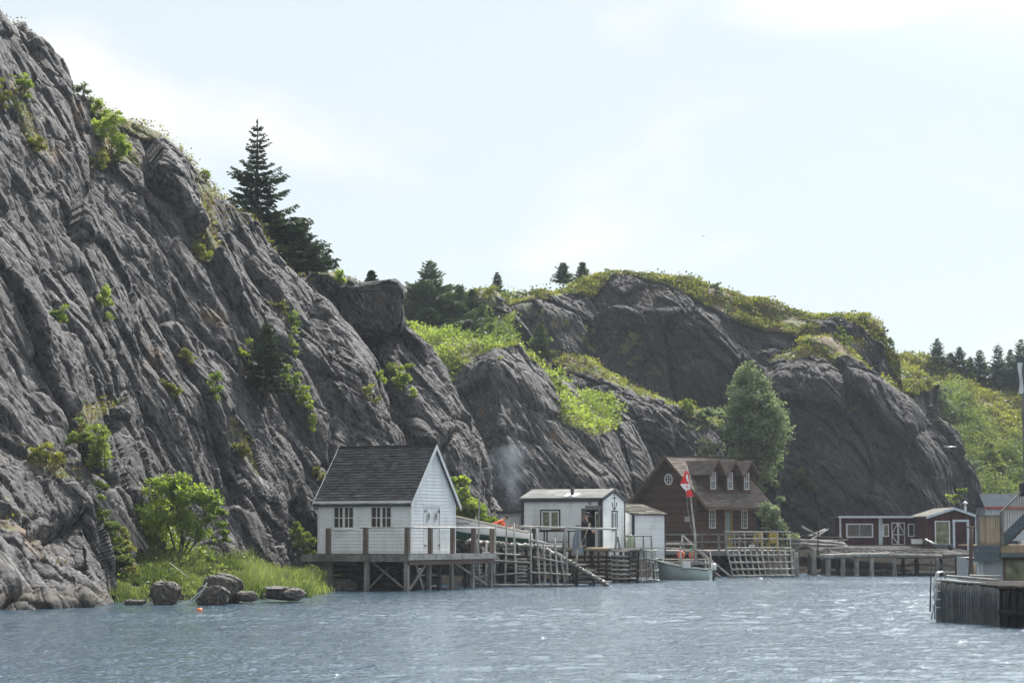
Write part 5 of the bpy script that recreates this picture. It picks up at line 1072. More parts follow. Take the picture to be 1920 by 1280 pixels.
nt_ = MB(); nt_.tube([(0, 0, .5), (.04, 0, .4), (-.02, .02, .3), (.05, 0, .2), (0, 0, .05)], .035, 6); o = nt_.build('rope_bundle', M['green_rope']); o.location = PX(1296, 105.3, .98); tag(o, 'green rope bundle hanging at the foot of the flagpole', 'rope')
FP = empty('flagpole', P(1306, 1052, 105), 0, 'leaning grey flagpole on the landing', 'flagpole'); o_ = np.array(FP.location)
mb = MB(); q = [P(1306, 1056, 105)-o_, P(1303, 1000, 105)-o_, P(1297, 950, 105)-o_, P(1288, 873, 105)-o_]; mb.tube(q, [.06, .05, .035, .02], 8); mb.build('pole', M['pole'], FP)
mb = MB(); mb.tube([P(1301, 1006, 104.9)-o_, P(1292, 975, 104.9)-o_, P(1287, 930, 104.9)-o_, P(1288, 880, 104.9)-o_], .008, 4); mb.build('halyard', M['rope'], FP)
FG = empty('flag', P(1291, 905, 104.95), 0, 'red and white flag hanging in folds from the flagpole', 'flag'); o_ = np.array(FG.location)
def cloth(name, pts, m_):
    """closed patch of folded cloth through photo points (x,y,depth offset)"""
    mb = MB(); q = [P(x, y, 104.95+d)-o_ for x, y, d in pts]; n = len(q); c = sum(q)/n+np.array([0, -.03, 0])
    vs = [c]+q; fs = [(0, i+1, (i+1) % n+1) for i in range(n)]; mb.add(vs, fs, True); mb.add([v+np.array([0, .012, 0]) for v in vs], [f[::-1] for f in fs], True); mb.build(name, M[m_], FG)
cloth('red_field', [(1287, 880, 0), (1282, 890, .06), (1275, 907, -.05), (1284, 906, .06), (1290, 907, -.04), (1293, 902, 0), (1291, 886, .02)], 'flag_red')
cloth('white_field', [(1275, 907, -.05), (1280, 914, .05), (1286, 920, -.04), (1291, 918, .05), (1295, 917, 0), (1292, 906, -.02), (1284, 906, .06)], 'flag_white')
cloth('white_field', [(1287, 889, -.06), (1286, 894, -.06), (1289, 902, -.07), (1292, 905, -.05), (1290, 894, -.05), (1289, 889, -.06)], 'flag_white')
cloth('red_field', [(1285, 920, -.04), (1287, 926, .05), (1289, 932, -.05), (1294, 930, .05), (1301, 931, 0), (1298, 923, .04), (1295, 917, 0), (1290, 918, .05)], 'flag_red')
mb = MB(); lf = [(0, -.06), (.015, -.02), (.06, -.03), (.05, 0), (.075, .03), (.035, .03), (.03, .055), (.012, .04), (0, .08), (-.012, .04), (-.03, .055), (-.035, .03), (-.075, .03), (-.05, 0), (-.06, -.03), (-.015, -.02)]
cc = P(1288.2, 912, 104.84)-o_; mb.prism([cc+np.array([x*.8, 0, z*.8]) for x, z in lf], (0, .005, 0)); mb.build('maple_leaf', M['flag_red'], FG)
BB = empty('moored_boat', PX(1332, 103.5, .0), math.radians(180-20), 'pale open boat with dark gunwale moored by the pole cage', 'boat')
boat(BB, 2.5, 1.15, lambda u: .45+.16*u+.28*u*u, lambda u: -.2+.05*u, M['hull_pale'], M['hull_pale'], M['gunwale'], 0, rake=.22)
t = BB; outboard(t, .0, .42, 'trim')
cx = empty('cool_box', PX(1286, 103.3, .55), .3, 'white box standing inside the moored boat', 'box'); mb = MB(); mb.box((-.18, -.14, 0), (.18, .14, .24)); mb.build('box_body', M['tarp'], cx); mb = MB(); mb.box((-.19, -.15, .243), (.19, .15, .29)); mb.build('lid', M['trim'], cx)
t = empty('buoy', PX(1426, 104, 0), 0, 'small white mooring buoy floating below the lattice frame', 'buoy'); mb = MB(); mb.lathe((0, 0, -.1), [(0, 0), (.08, .03), (.11, .1), (.08, .19), (0, .23)], 12); mb.build('float', M['tarp'], t); mb = MB(); mb.tube([(0, 0, .12), (.0, .0, .18)], .02, 6); mb.build('eyelet', M['iron'], t)
# ------------------------------------------------------------------ brown house
BH = empty('brown_house', PX(1307, 125, 1.25), math.radians(42), 'brown clapboard house with three dormers and octagonal gable window', 'house')
LL, WW, RY = 4.8, 4.7, 1.95; e_f, e_r = 1.3, .35; RZ = 5.28; k_ = 3.0/3.3
ex_ = lambda y: RZ-abs(y-RY)*.9        # roof surface height at depth y
ff = Fr((0, 0, 0), (1, 0, 0), (0, -1, 0)); fgb = Fr((0, WW, 0), (0, -1, 0), (-1, 0, 0)); fr_ = Fr((LL, 0, 0), (0, 1, 0), (1, 0, 0)); fbk = Fr((LL, WW, 0), (-1, 0, 0), (0, 1, 0))
def gx(z, flip):
    lo = max(0, RY-(RZ-.1-z)/.9); hi = min(WW, RY+(RZ-.1-z)/.9); return (WW-hi, WW-lo) if flip else (lo, hi)
mb = MB(); wz = ex_(0)-.1
siding(mb, ff, lambda z: (0, LL), 0, wz, .13, [(.98, 1.5, 1.2, 2.22), (3.66, 4.18, 1.2, 2.22), (2.3, 2.85, 0, 2.15)]); siding(mb, fgb, lambda z: gx(z, True), 0, RZ-.2, .13); siding(mb, fr_, lambda z: gx(z, False), 0, RZ-.2, .13); siding(mb, fbk, lambda z: (0, LL), 0, ex_(WW)-.1, .13)
mb.build('wall', M['brown_wall'], BH)
mb = MB(); ef, er = -e_f, WW+e_r; x0, x1 = -.5, 5.05
roofing(mb, (x0, ef, ex_(ef)), (x1, ef, ex_(ef)), (x1, RY, RZ), (x0, RY, RZ), 20, .5, .018, .07); roofing(mb, (x1, er, ex_(er)), (x0, er, ex_(er)), (x0, RY, RZ), (x1, RY, RZ), 18, .5, .018, .07)
mb.bar((x0, RY, RZ+.015), (x1, RY, RZ+.015), .2, .02); mb.build('roof', M['brown_shingle'], BH)
mb = MB()
for xx in (x0-.04, x1): 
    for ya in (ef, er): mb.prism([(xx, ya, ex_(ya)-.2), (xx, RY, RZ-.2), (xx, RY, RZ+.02), (xx, ya, ex_(ya)+.02)], (.04, 0, 0))
mb.box((x0, ef-.03, ex_(ef)-.14), (x1, ef, ex_(ef)-.0)); mb.build('bargeboard', M['brown_trim'], BH)
mb = MB(); mb.prism([(x0+.01, ef+.02, ex_(ef)-.1), (x0+.01, RY, RZ-.1), (x0+.01, er-.02, ex_(er)-.1), (x0+.01, er-.02, ex_(er)-.12), (x0+.01, RY, RZ-.13), (x0+.01, ef+.02, ex_(ef)-.13)], (.46, 0, 0)); mb.build('soffit', M['brown_trim'], BH)
window(BH, ff, 1.03, 1.45, 1.25, 2.18, 3, 4, 'trim', 'glass', .06, .025); window(BH, ff, 3.7, 4.12, 1.25, 2.18, 3, 4, 'trim', 'glass', .06, .025)
# octagonal window in the gable
so_, zo = WW-RY-.18, 3.95; o8 = MB(); pts = [(so_+.3*math.cos(t+math.pi/8), zo+.3*math.sin(t+math.pi/8)) for t in np.arange(8)*math.pi/4]
for (a, b) in zip(pts, pts[1:]+pts[:1]): o8.bar(fgb.p(a[0], .035, a[1]), fgb.p(b[0], .035, b[1]), .07, .05, tuple(fgb.n))
for q in (-.08, .08): fgb.box(o8, so_+q-.012, so_+q+.012, .02, .04, zo-.24, zo+.24); fgb.box(o8, so_-.24, so_+.24, .018, .037, zo+q-.012, zo+q+.012)
wo_ = o8.build('octagonal_window', M['trim'], BH); g8 = MB(); g8.prism([fgb.p(a, .017, b) for a, b in pts], fgb.n*.004); g8.build('pane', M['glass'], wo_)
# door
mb = MB(); ff.box(mb, 2.24, 2.3, -.05, .04, 0, 2.2); ff.box(mb, 2.85, 2.91, -.05, .04, 0, 2.2); ff.box(mb, 2.3, 2.85, -.05, .038, 2.14, 2.2); ff.box(mb, 2.3, 2.85, -.06, .0, 0, .9); ff.box(mb, 2.76, 2.85, -.06, .0, .9, 2.14); ff.box(mb, 2.3, 2.36, -.06, 0, .9, 2.14)
dy = mb.build('door', M['yellow'], BH); mb = MB(); ff.box(mb, 2.36, 2.76, -.05, -.03, .9, 2.14); mb.build('pane', mat('pale_blue_pane', (.3, .4, .42), .2), dy)
mb = MB(); ff.box(mb, -.04, .1, 0, .045, 0, wz); fgb.box(mb, WW-.1, WW, 0, .045, 0, wz); mb.build('corner_board', M['brown_wall'], BH); mb = MB(); ff.box(mb, LL-.1, LL+.02, 0, .045, 0, wz); mb.build('corner_board', M['brown_wall'], BH)
mb = MB(); fgb.box(mb, WW-.75, WW-.5, .02, .2, 1.55, 1.85); mb.build('wall_lamp', M['grey_block'], BH)
for xc in (.88, 2.28, 3.66):
    yf = -.42; hw = .36; zb = ex_(yf)-.05; zw = 4.45; zr = 5.02; ovf = .42; oe = .3; s_ = (zr-zw)/hw*.82
    fd_ = Fr((xc-hw, yf, 0), (1, 0, 0), (0, -1, 0)); mb = MB()
    siding(mb, fd_, lambda z: (0, 2*hw) if z < zw else (max(0, (z-zw)/s_), 2*hw-max(0, (z-zw)/s_)), zb, zr-.1, .12, [(.19, .53, 3.38, 4.32)], th=.05)
    for sg in (-1, 1):
        xw = xc+sg*hw; mb.prism([(xw, yf+.02, zb), (xw, yf+.02, zw+.02), (xw, RY-(RZ-zw)/.9, zw+.02)], (-sg*.05, 0, 0))
    dm = mb.build('dormer', M['brown_wall'], BH)
    mb = MB(); yb = RY-(RZ-zr)/.9+.1
    for sg in (-1, 1):
        xe = xc+sg*(hw+oe); ze = zr-(hw+oe)*s_; ybk = RY-(RZ-ze)/.9+.05; a = [(xe, yf-ovf, ze), (xc, yf-ovf, zr), (xc, yb, zr), (xe, ybk, ze)]
        if sg > 0: roofing(mb, a[0], a[3], a[2], a[1], 7, .4, .014, .05)
        else: roofing(mb, a[3], a[0], a[1], a[2], 7, .4, .014, .05)
    mb.build('dormer_roof', M['brown_shingle'], dm)
    mb = MB()
    for sg in (-1, 1): xe = xc+sg*(hw+oe); ze = zr-(hw+oe)*s_; mb.prism([(xe, yf-ovf-.03, ze-.13), (xc, yf-ovf-.03, zr-.13), (xc, yf-ovf-.03, zr+.02), (xe, yf-ovf-.03, ze+.02)], (0, .03, 0))
    mb.build('dormer_bargeboard', M['brown_trim'], dm)
    mb = MB(); z0, z1, a, b = 3.42, 4.28, .2, .52
    w_ = .045
    fd_.box(mb, a-w_, a, -.02, .035, z0-w_, z1+w_); fd_.box(mb, b, b+w_, -.02, .035, z0-w_, z1+w_); fd_.box(mb, a, b, -.02, .033, z1, z1+w_); fd_.box(mb, a, b, -.02, .037, z0-w_, z0); fd_.box(mb, a, b, -.015, .03, (z0+z1)/2-.02, (z0+z1)/2+.02); fd_.box(mb, (a+b)/2-.01, (a+b)/2+.01, -.015, .02, z0, z1)
    for q in (.25, .5, .75): fd_.box(mb, a, b, -.014, .018, z0+(z1-z0)*(.5+q/2)-.008, z0+(z1-z0)*(.5+q/2)+.008)
    mb.build('dormer_window', M['trim'], dm); mb = MB(); fd_.box(mb, a, b, -.024, -.016, z0, z1); mb.build('dormer_pane', M['glass'], dm)
# deck of the brown house
BD = empty('timber_deck', PX(1340, 113, 0), math.radians(3), 'railed timber deck in front of the brown house', 'deck')
mb = MB(); planks(mb, -2.6, 4.1, .2, 13, 1.28, .18); mb.build('deck_board', M['grey_wood'], BD)
mb = MB(); mb.box((-.15, -.0, 1.04), (1.3, .08, 1.27)); mb.box((-2.6, .1, 1.1), (-.15, .16, 1.25)); mb.build('fascia', M['grey_wood'], BD)
for x in (-2.4, -1.2, .25, 1.4, 2.6, 3.9): mb = MB(); mb.log((x, .3, -.6), (x, .3, 1.2), .08); mb.build('post', M['dark_wood'], BD)
for x in (-2.5, -1.55, -.6, .25, .62, 1.3, 2.2): mb = MB(); mb.box((x-.055, .1, 1.26), (x+.055, .2, 2.12), rng.random()); mb.build('rail_post', M['grey_wood'], BD)
for z in (1.72, 2.1): mb = MB(); mb.bar((-2.6, .1, z), (2.2, .08, z), .05, .08); mb.build('rail', M['grey_wood'], BD)
for x, y, c_, l in ((2.35, 1.6, 'yellow', 'yellow chair on the brown house deck nearest the door'), (3.1, 1.4, 'yellow', 'second yellow chair on the brown house deck, farther right')):
    t = empty('deck_chair', np.array(BD.location)+[x, y, 1.28], -.3, l, 'chair', 'yellow chairs on the brown house deck')
    mb = MB(); mb.box((-.25, -.25, .38), (.25, .25, .42)); mb.build('seat', M[c_], t); mb = MB()
    for q in range(4): mb.box((-.24+q*.125, .22, .44), (-.14+q*.125, .25, .92))
    mb.build('backrest', M[c_], t)
    for sx in (-1, 1):
        for sy in (-1, 1): mb = MB(); mb.box((sx*.22-.025, sy*.2-.025, 0), (sx*.22+.025, sy*.2+.025, .378)); mb.build('leg', M[c_], t)
        mb = MB(); mb.box((sx*.27-.03, -.25, .58), (sx*.27+.03, .2, .61)); mb.build('armrest', M[c_], t)
bk = empty('bucket', np.array(BD.location)+[1.95, .6, 1.28], 0, 'white bucket on the brown house deck behind the lattice', 'bucket'); mb = MB(); mb.lathe((0, 0, 0), [(0, 0), (.13, 0), (.16, .3), (.17, .31), (.15, .31), (.12, .02), (0, .02)], 14); mb.build('pail', M['tarp'], bk); mb = MB(); mb.tube([(.15*math.cos(a), 0, .3+.12*math.sin(a)) for a in np.linspace(0, 3.14, 9)], .006, 4, False); mb.build('handle', M['iron'], bk)
vt = [(1362+x*10.9, 1027, 1375+x*10.2, 1082) for x in range(12)]
rack('lattice_frame', 'big leaning lattice of weathered poles in front of the brown house', 'lattice', 110.5, vt+[(1488, 1030, 1493, 1080), (1484, 1028, 1488, 1081)],
     [(1362, 1027, 1485, 1027), (1366, 1041, 1487, 1040), (1369, 1054, 1489, 1053), (1372, 1067, 1490, 1066), (1374, 1079, 1491, 1078)], vr=.045, hr=.045, m='pole', org=(1370, 1083))
rack('handrail', 'thin pole railing on top of the leaning lattice', 'handrail', 111.2, [(x, 998, x+3, 1030) for x in (1376, 1395, 1427, 1457, 1480)]+[(1361, 998, 1361, 1028)], [(1358, 997, 1484, 997), (1364, 1010, 1481, 1010)], vr=.03, hr=.035, m='pole')
for x in (1500,): rack('mooring_post', 'thick grey post right of the leaning lattice', 'post', 112, [(1493, 1035, 1494, 1080)], [], vr=.1, m='grey_wood')
# ------------------------------------------------------------------ red shed and its wharf
RS = empty('red_shed', PX(1742, 124, 1.3), 0, 'long low faded red shed with white trim at the far wharf', 'shed')
X = lambda px, Y: (px-1742)/F*Y
fm_ = Fr((0, 4.4, 0), (1, 0, 0), (0, -1, 0)); zb2 = .22; mb = MB()
xl, xm = X(1603, 128.4), X(1677, 128.4)
ow = [(X(1615, 128.4), X(1664, 128.4), .65, 1.42)]; boards(mb, fm_, xl, xm, zb2, 1.75, .15, ow)
om = [(X(1684, 128.4), X(1693, 128.4), .7, 1.38), (X(1699, 128.4), X(1724, 128.4), .22, 1.5), (X(1731, 128.4), X(1741, 128.4), .7, 1.42)]; boards(mb, fm_, xm, .05, zb2, 1.75, .15, om)
zr_, ze_ = 2.2, 1.76; wr = X(1832, 124); fg_ = Fr((0, 0, 0), (1, 0, 0), (0, -1, 0)); pk = wr*.53
og = [(X(1754, 124), X(1781, 124), .2, 1.55), (X(1791, 124), X(1813, 124), 0, 1.55)]
boards(mb, fg_, 0, wr, -.15, lambda s: ze_+(zr_-ze_)*(1-abs(s-pk)/(pk if s < pk else wr-pk)), .14, og); boards(mb, Fr((0, 4.4, 0), (0, -1, 0), (-1, 0, 0)), 0, 4.4, 0, ze_, .15); boards(mb, Fr((wr, 0, 0), (0, 1, 0), (1, 0, 0)), 0, 5, 0, ze_, .15); boards(mb, Fr((xl, 6.5, 0), (0, -1, 0), (-1, 0, 0)), 0, 2.1, .2, 1.75, .15)
mb.build('wall', M['red_wall'], RS)
mb = MB(); mb.box((xl-.1, 4.1, 1.76), (.0, 7.2, 1.82)); mb.build('roof', M['felt'], RS)
mb = MB(); mb.prism([(-.12, -.1, ze_-.02), (pk, -.1, zr_+.02), (wr+.15, -.1, ze_-.02), (wr+.15, -.1, ze_+.06), (pk, -.1, zr_+.1), (-.12, -.1, ze_+.06)], (0, 6, 0)); mb.build('roof', M['rough_felt'], RS)
mb = MB(); f = fm_; f.box(mb, xl-.15, 0, .32, .4, 1.74, 1.86); mb.prism([(-.15, -.16, ze_-.1), (pk, -.16, zr_-.04), (pk, -.16, zr_+.09), (-.15, -.16, ze_+.05)], (0, .05, 0)); mb.prism([(wr+.18, -.16, ze_-.1), (pk, -.16, zr_-.04), (pk, -.16, zr_+.09), (wr+.18, -.16, ze_+.05)], (0, .05, 0))
mb.build('fascia', M['pale_blue'], RS)
for fr, a, b, z0, z1 in ((fm_, xm-.06, xm+.16, zb2, 1.74), (fg_, wr-.1, wr+.03, -.1, ze_), (fm_, xl-.04, xl+.06, zb2, 1.74)): mb = MB(); fr.box(mb, a, b, 0, .05, z0, z1); mb.build('corner_board', M['pale_blue'], RS)
window(RS, fm_, ow[0][0]+.05, ow[0][1]-.05, .7, 1.36, 2, 1, 'trim', 'glass_brown', .07, .02); window(RS, fm_, om[0][0]+.02, om[0][1]-.02, .74, 1.34, 1, 1, 'trim', 'glass_green', .06); window(RS, fm_, om[2][0]+.02, om[2][1]-.02, .74, 1.36, 1, 1, 'trim', 'glass', .06)
window(RS, fg_, og[0][0]+.04, og[0][1]-.04, .26, 1.5, 1, 1, 'trim', 'glass_green', .06)
mb = MB(); ff2 = fm_; a, b = om[1][0], om[1][1]; m_ = (a+b)/2; ff2.box(mb, a, b, -.03, -.01, .22, 1.5, .2); ddr = mb.build('door', M['red_wall'], RS); mb = MB()
for s0, s1 in ((a, m_), (m_, b)):
    ff2.box(mb, s0, s0+.05, -.01, .02, .22, 1.5); ff2.box(mb, s1-.05, s1, -.01, .02, .22, 1.5)
    for z in (.24, .8, 1.46): ff2.box(mb, s0, s1, -.01, .022, z-.03, z+.03)
mb.bar(ff2.p(a+.03, .02, .85), ff2.p(m_-.03, .02, 1.45), .05, .02, (0, -1, 0)); mb.bar(ff2.p(b-.03, .02, .85), ff2.p(m_+.03, .02, 1.45), .05, .02, (0, -1, 0)); mb.bar(ff2.p(a+.03, .02, .76), ff2.p(m_-.03, .02, .26), .05, .02, (0, -1, 0)); mb.build('door_brace', M['white_dirty'], ddr)
mb = MB(); fg_.box(mb, og[1][0], og[1][1], -.03, .0, 0, 1.5, .3); dg_ = mb.build('door', M['red_wall'], RS); mb = MB(); a, b = og[1][:2]; fg_.box(mb, a-.13, a, 0, .035, -.05, 1.62); fg_.box(mb, b, b+.13, 0, .035, -.05, 1.62); fg_.box(mb, a, b, 0, .033, 1.5, 1.62); mb.build('door_frame', M['pale_blue'], dg_)
mb = MB(); mb.tube([(X(1817, 125), 1, 1.7), (X(1817, 125), 1, 2.5)], .07, 10); cp_ = mb.build('stovepipe', M['steel'], RS); mb = MB(); mb.lathe((X(1817, 125), 1, 2.5), [(.15, 0), (.12, .08), (0, .15)], 12); mb.build('cowl', M['steel'], cp_)
# wharf: a sagging old deck that slopes down to the water
WH = empty('wharf', PX(1680, 118, 0), 0, 'old sagging grey wharf on pilings in front of the red shed', 'wharf'); X2 = lambda px, Y=114: (px-1680)/F*Y
def wz_(y): return 1.02+.035*(y+4)
mb = MB()
for i in range(72):
    xa = X2(1545)+(X2(1835)-X2(1545))*i/72; y0 = -3.8+rng.normal(0, .1)+(2.5*max(0, 1-i/9)); y1 = 11; w_ = (X2(1835)-X2(1545))/72; dz_ = rng.normal(0, .02)
    mb.prism([(xa+.006, y0, wz_(y0)+dz_), (xa+w_-.006, y0, wz_(y0)+dz_), (xa+w_-.006, y1, wz_(y1)+dz_*.3), (xa+.006, y1, wz_(y1)+dz_*.3)], (0, 0, -.04), c=rng.random())
mb.build('deck_board', M['old_deck'], WH)
for i in range(22): x = rng.uniform(X2(1560), X2(1760)); y = rng.uniform(-3, 4); a = rng.normal(0, .25); l_ = rng.uniform(.6, 2.2); mb = MB(); z_ = wz_(y)+.06; mb.bar((x-l_/2, y-a, wz_(y-a)+.06), (x+l_/2, y+a, wz_(y+a)+.05), .16, .03, c=rng.random()); mb.build('loose_board', M['old_deck' if i % 3 else 'grey_wood'], WH)
mb = MB(); mb.log((X2(1514), -4.1, .98), (X2(1643), -4.0, 1.08), .13, 10, bend=.003); mb.build('edge_log', M['pole'], WH); mb = MB(); mb.log((X2(1651), -4.0, 1.0), (X2(1742), -4.0, .98), .11, 10, bend=.003); mb.log((X2(1740), -3.9, 1.02), (X2(1832), -3.9, 1.08), .1, 10, bend=.003); mb.build('edge_log', M['grey_wood'], WH)
for px in (1528, 1556, 1582, 1610, 1652, 1732): mb = MB(); mb.log((X2(px), -3.95, -.5), (X2(px), -3.95, .98), .13, 10); mb.build('piling', M['grey_wood'], WH)
for px in (1516, 1542, 1568, 1630, 1690, 1715, 1760, 1790, 1815): mb = MB(); mb.log((X2(px, 118), -.6, -.5), (X2(px, 118), -.6, 1.1), .12, 10); mb.build('piling', M['dark_wood'], WH)
for px in (1516, 1543): mb = MB(); mb.log((X2(px, 119), -2.6, -.3), (X2(px, 119), -2.6, 1.35), .13, 10); mb.build('piling', M['grey_wood'], WH)
for k in range(26):
    px = rng.uniform(1500, 1650) if k < 20 else rng.uniform(1690, 1760); Y = rng.uniform(119, 124); l_ = rng.uniform(.5, 2.4); a = rng.normal(0, .3); p0 = PX(px, Y, .12+.1*rng.random()+.3*(k > 19)); mb = MB(); mb.log(p0-[l_/2, a, 0], p0+[l_/2, a, rng.normal(0, .04)], .045); o = mb.build('driftwood_pole', M['pole']); tag(o, 'bleached pole drifting among others on the shore under the far wharf', 'driftwood', 'driftwood under the far wharf')
ch = empty('tub', PX(1719, 125, 1.55), 0, 'white tub by the braced double doors of the red shed', 'tub'); mb = MB(); mb.box((-.28, -.2, .03), (.28, .2, .28)); mb.build('basin', M['tarp'], ch); mb = MB(); mb.box((-.31, -.23, .283), (.31, .23, .31)); mb.build('rim', M['trim'], ch)
wbw = empty('wheelbarrow', PX(1765, 121, 1.25), .2, 'small grey barrow with curved handles on the far wharf', 'wheelbarrow'); mb = MB(); mb.prism([(-.55, -.25, .35), (.35, -.25, .3), (.2, -.2, .08), (-.4, -.2, .12)], (0, .45, 0)); mb.build('tray', M['blue_grey'], wbw)
mb = MB(); mb.tube([(.2, -.2, .15), (-.5, -.22, .4), (-.85, -.22, .55), (-1.0, -.22, .35)], .02, 6); mb.build('handle', M['steel'], wbw); mb = MB(); mb.tube([(.2, .2, .15), (-.5, .22, .4), (-.8, .22, .62), (-.95, .22, .42)], .02, 6); mb.build('handle', M['steel'], wbw); mb = MB(); mb.tube([(.5, -.03, .17), (.5, .03, .17)], .17, 16); mb.build('wheel', M['iron'], wbw)
# pile of long poles left of the red shed
for i in range(40):
    lay = i // 12; px = 1537+rng.normal(0, 10); z = 1.35+lay*.12+rng.random()*.25; Y = 126+rng.uniform(-1, 1.4); l_ = rng.uniform(1.6, 2.6); an = rng.normal(-.06, .07)
    if i > 36: an = (.55, .45, -.5)[i-37]; l_ = 2.4
    c0 = PX(px, Y, z); d = np.array([math.cos(an)*l_/2, rng.normal(0, .15), math.sin(an)*l_/2-.03]); mb = MB(); mb.log(c0-d, c0+d, .05+.02*rng.random(), 7); o = mb.build('stacked_pole', M['pole'] if i % 3 else M['grey_wood'])
    tag(o, 'long grey pole in the loose pile of poles left of the red shed' if i < 37 else ('pole sticking up to the right out of the pole pile', 'shorter pole leaning up from the pole pile', 'pole slanting down across the end of the pole pile')[i-37], 'pole', 'poles piled left of the red shed' if i < 37 else None)
rack('pole', 'thin upright pole in front of the pole pile', 'pole', 120, [(1535, 978, 1533, 1040)], [], vr=.035, m='dark_wood')
rack('log_trestle', 'trestle of dark logs carrying the pole pile', 'trestle', 126.3, [(1505, 1005, 1503, 1030), (1535, 1003, 1535, 1032), (1568, 1003, 1574, 1030)], [(1495, 1006, 1580, 1009), (1498, 1014, 1578, 1012)], vr=.08, hr=.08, m='dark_wood')
# far blue roofed shed
FS = empty('far_shed', PX(1848, 150, 2.9), 0, 'pale shed with blue grey roof and red stripe behind the right balcony', 'shed')
mb = MB(); mb.box((0, 0, -1.2), (4, 3, 1.05)); mb.build('wall', M['pale_blue'], FS); mb = MB(); mb.prism([(-.1, -.2, 1.07), (-.1, 1.5, 1.95), (-.1, 3.2, 1.07)], (4.2, 0, 0)); mb.build('roof', M['slate'], FS)
mb = MB(); mb.box((-.08, -.23, .93), (4.1, -.18, 1.06)); mb.build('stripe', M['red_stripe'], FS); window(FS, Fr((0, 0, 0), (1, 0, 0), (0, -1, 0)), .5, .7, .45, .85, 1, 1, 'trim', 'glass', .05)
# ------------------------------------------------------------------ right side: crib wharf, balcony, stairs
CW = empty('crib_wharf', PX(1760, 53.5, 0), 0, 'dark crib wharf faced with upright logs at the right edge', 'wharf')
dirw = PX(1873, 50.8, 0)-PX(1757, 53.5, 0); Lw = np.linalg.norm(dirw); dw = dirw/Lw; o0 = PX(1757, 53.5, 0)-np.array(CW.location)
for i in range(27):
    p = o0+dw*(Lw*i/26); h_ = .93-.1*i/26+rng.normal(0, .012); mb = MB(); mb.log(p+[0, 0, -.4], p+[0, rng.normal(0, .01), h_], .03, 8, bend=.004); mb.build('facing_log', M['crib_wood'], CW)
nb = np.array([dw[1], -dw[0], 0]); bk_ = -nb
mb = MB(); a = o0+bk_*.1; b_2 = o0+dirw+bk_*.1; mb.prism([a+[0, 0, -.4], b_2+[0, 0, -.4], b_2+[0, 0, .8], a+[0, 0, .88]], bk_*3.2); mb.build('backing', M['dark_wood'], CW)
mb = MB(); a = o0+dirw+dw*.02+bk_*.15; b_3 = a+dw*3.5; mb.prism([a+[0, 0, -.4], b_3+[0, 0, -.4], b_3+[0, 0, .85], a+[0, 0, .8]], bk_*3); mb.build('dark_side', M['dark_wood'], CW)
for i in range(5): p = a+dw*(.2+i*.35)-bk_*.08; mb = MB(); mb.log(p+[0, 0, -.4], p+[0, 0, .8], .07); mb.build('post', M['dark_wood'], CW)
mb = MB(); mb.log(a-bk_*.14+[0, 0, .3], b_3-bk_*.14+[0, 0, .3], .05); mb.log(a-bk_*.1+[0, 0, .84], b_3-bk_*.1+[0, 0, .9], .06); mb.build('wale', M['dark_wood'], CW)
mb = MB(); mb.log(o0+[-.05, -.05, .97], o0+dirw*.78+[0, -.06, .93], .03, bend=.01); mb.log(o0+bk_*.4+[-.1, 0, 1.06], o0+dirw*.8+bk_*.35+[0, 0, 1.0], .03, bend=.006); mb.log(o0+bk_*.9+[0, 0, 1.07], o0+dirw*.5+bk_*.9+[0, 0, 1.08], .025); mb.build('cap_log', M['pole'], CW)
mb = MB(); planks(mb, 0, 1, 0, 1, 0, .2); 
mb = MB(); c0 = o0+bk_*.12
for i in range(14): p = c0+dw*(Lw*i/14); mb.prism([p+[0, 0, .93-.05*i/14], p+dw*(Lw/14-.01)+[0, 0, .93-.05*i/14], p+dw*(Lw/14-.01)+bk_*3+[0, 0, .95], p+bk_*3+[0, 0, .95]], (0, 0, -.04), c=rng.random())
mb.build('deck_board', M['dark_wood'], CW)
LA = empty('dock_ladder', P(1757, 1150, 53), 0, 'metal ladder with hooped handrails on the end of the crib wharf', 'ladder'); o_ = np.array(LA.location)
for dx, dd in ((0, 0), (17, .25)):
    q = [P(1753+dx*.2-dx*.6, 1160, 53-dd)-o_, P(1752+dx*.3, 1110, 53)-o_, P(1753+dx*.2, 1085, 53)-o_, P(1756+dx*.25, 1073, 53+dd*.2)-o_, P(1764+dx*.2, 1071, 53.3)-o_, P(1771, 1074, 53.6)-o_, P(1773, 1084, 53.7)-o_]
    mb = MB(); mb.tube(q, .016, 7); mb.build('handrail', M['steel'], LA)
for y in (1092, 1107, 1123, 1138): mb = MB(); mb.box(tuple(P(1750, y, 53)-o_-[0, .03, .012]), tuple(P(1763, y, 53)-o_+[0, .03, .012])); mb.build('rung', M['steel'], LA)
rack('mooring_pole', 'thin dark blue pole standing in the water by the dock ladder', 'pole', 53.2, [(1746, 1042, 1744, 1146)], [], vr=.018, m='dark_trim')
rack('mooring_pole', 'thin slanting pole above the dock ladder', 'pole', 54, [(1756, 1046, 1769, 1074)], [], vr=.018, m='grey_wood')
rb = MB(); rb.tube([PX(1751, 53, z)+[.03*math.sin(z*30), -.05, 0] for z in np.linspace(.3, .95, 10)], .025, 6); o = rb.build('rope_bundle', M['rope']); tag(o, 'tangle of pale rope hanging on the end of the crib wharf', 'rope')
rack('post', 'tall square brown post at the left corner of the balcony', 'post', 60, [(1821, 988, 1820, 1083)], [(1812, 988, 1832, 988), (1812, 1047, 1830, 1047)], vr=.06, hr=.02, m='red_wood')
rack('post', 'short tan post beside the tall brown post', 'post', 60.5, [(1826, 1055, 1827, 1085)], [], vr=.04, m='new_wood')
BC = empty('boathouse', PX(1877, 62, 0), 0, 'grey boathouse with railed balcony and outside stairs at the right edge', 'boathouse'); s6 = 62/F
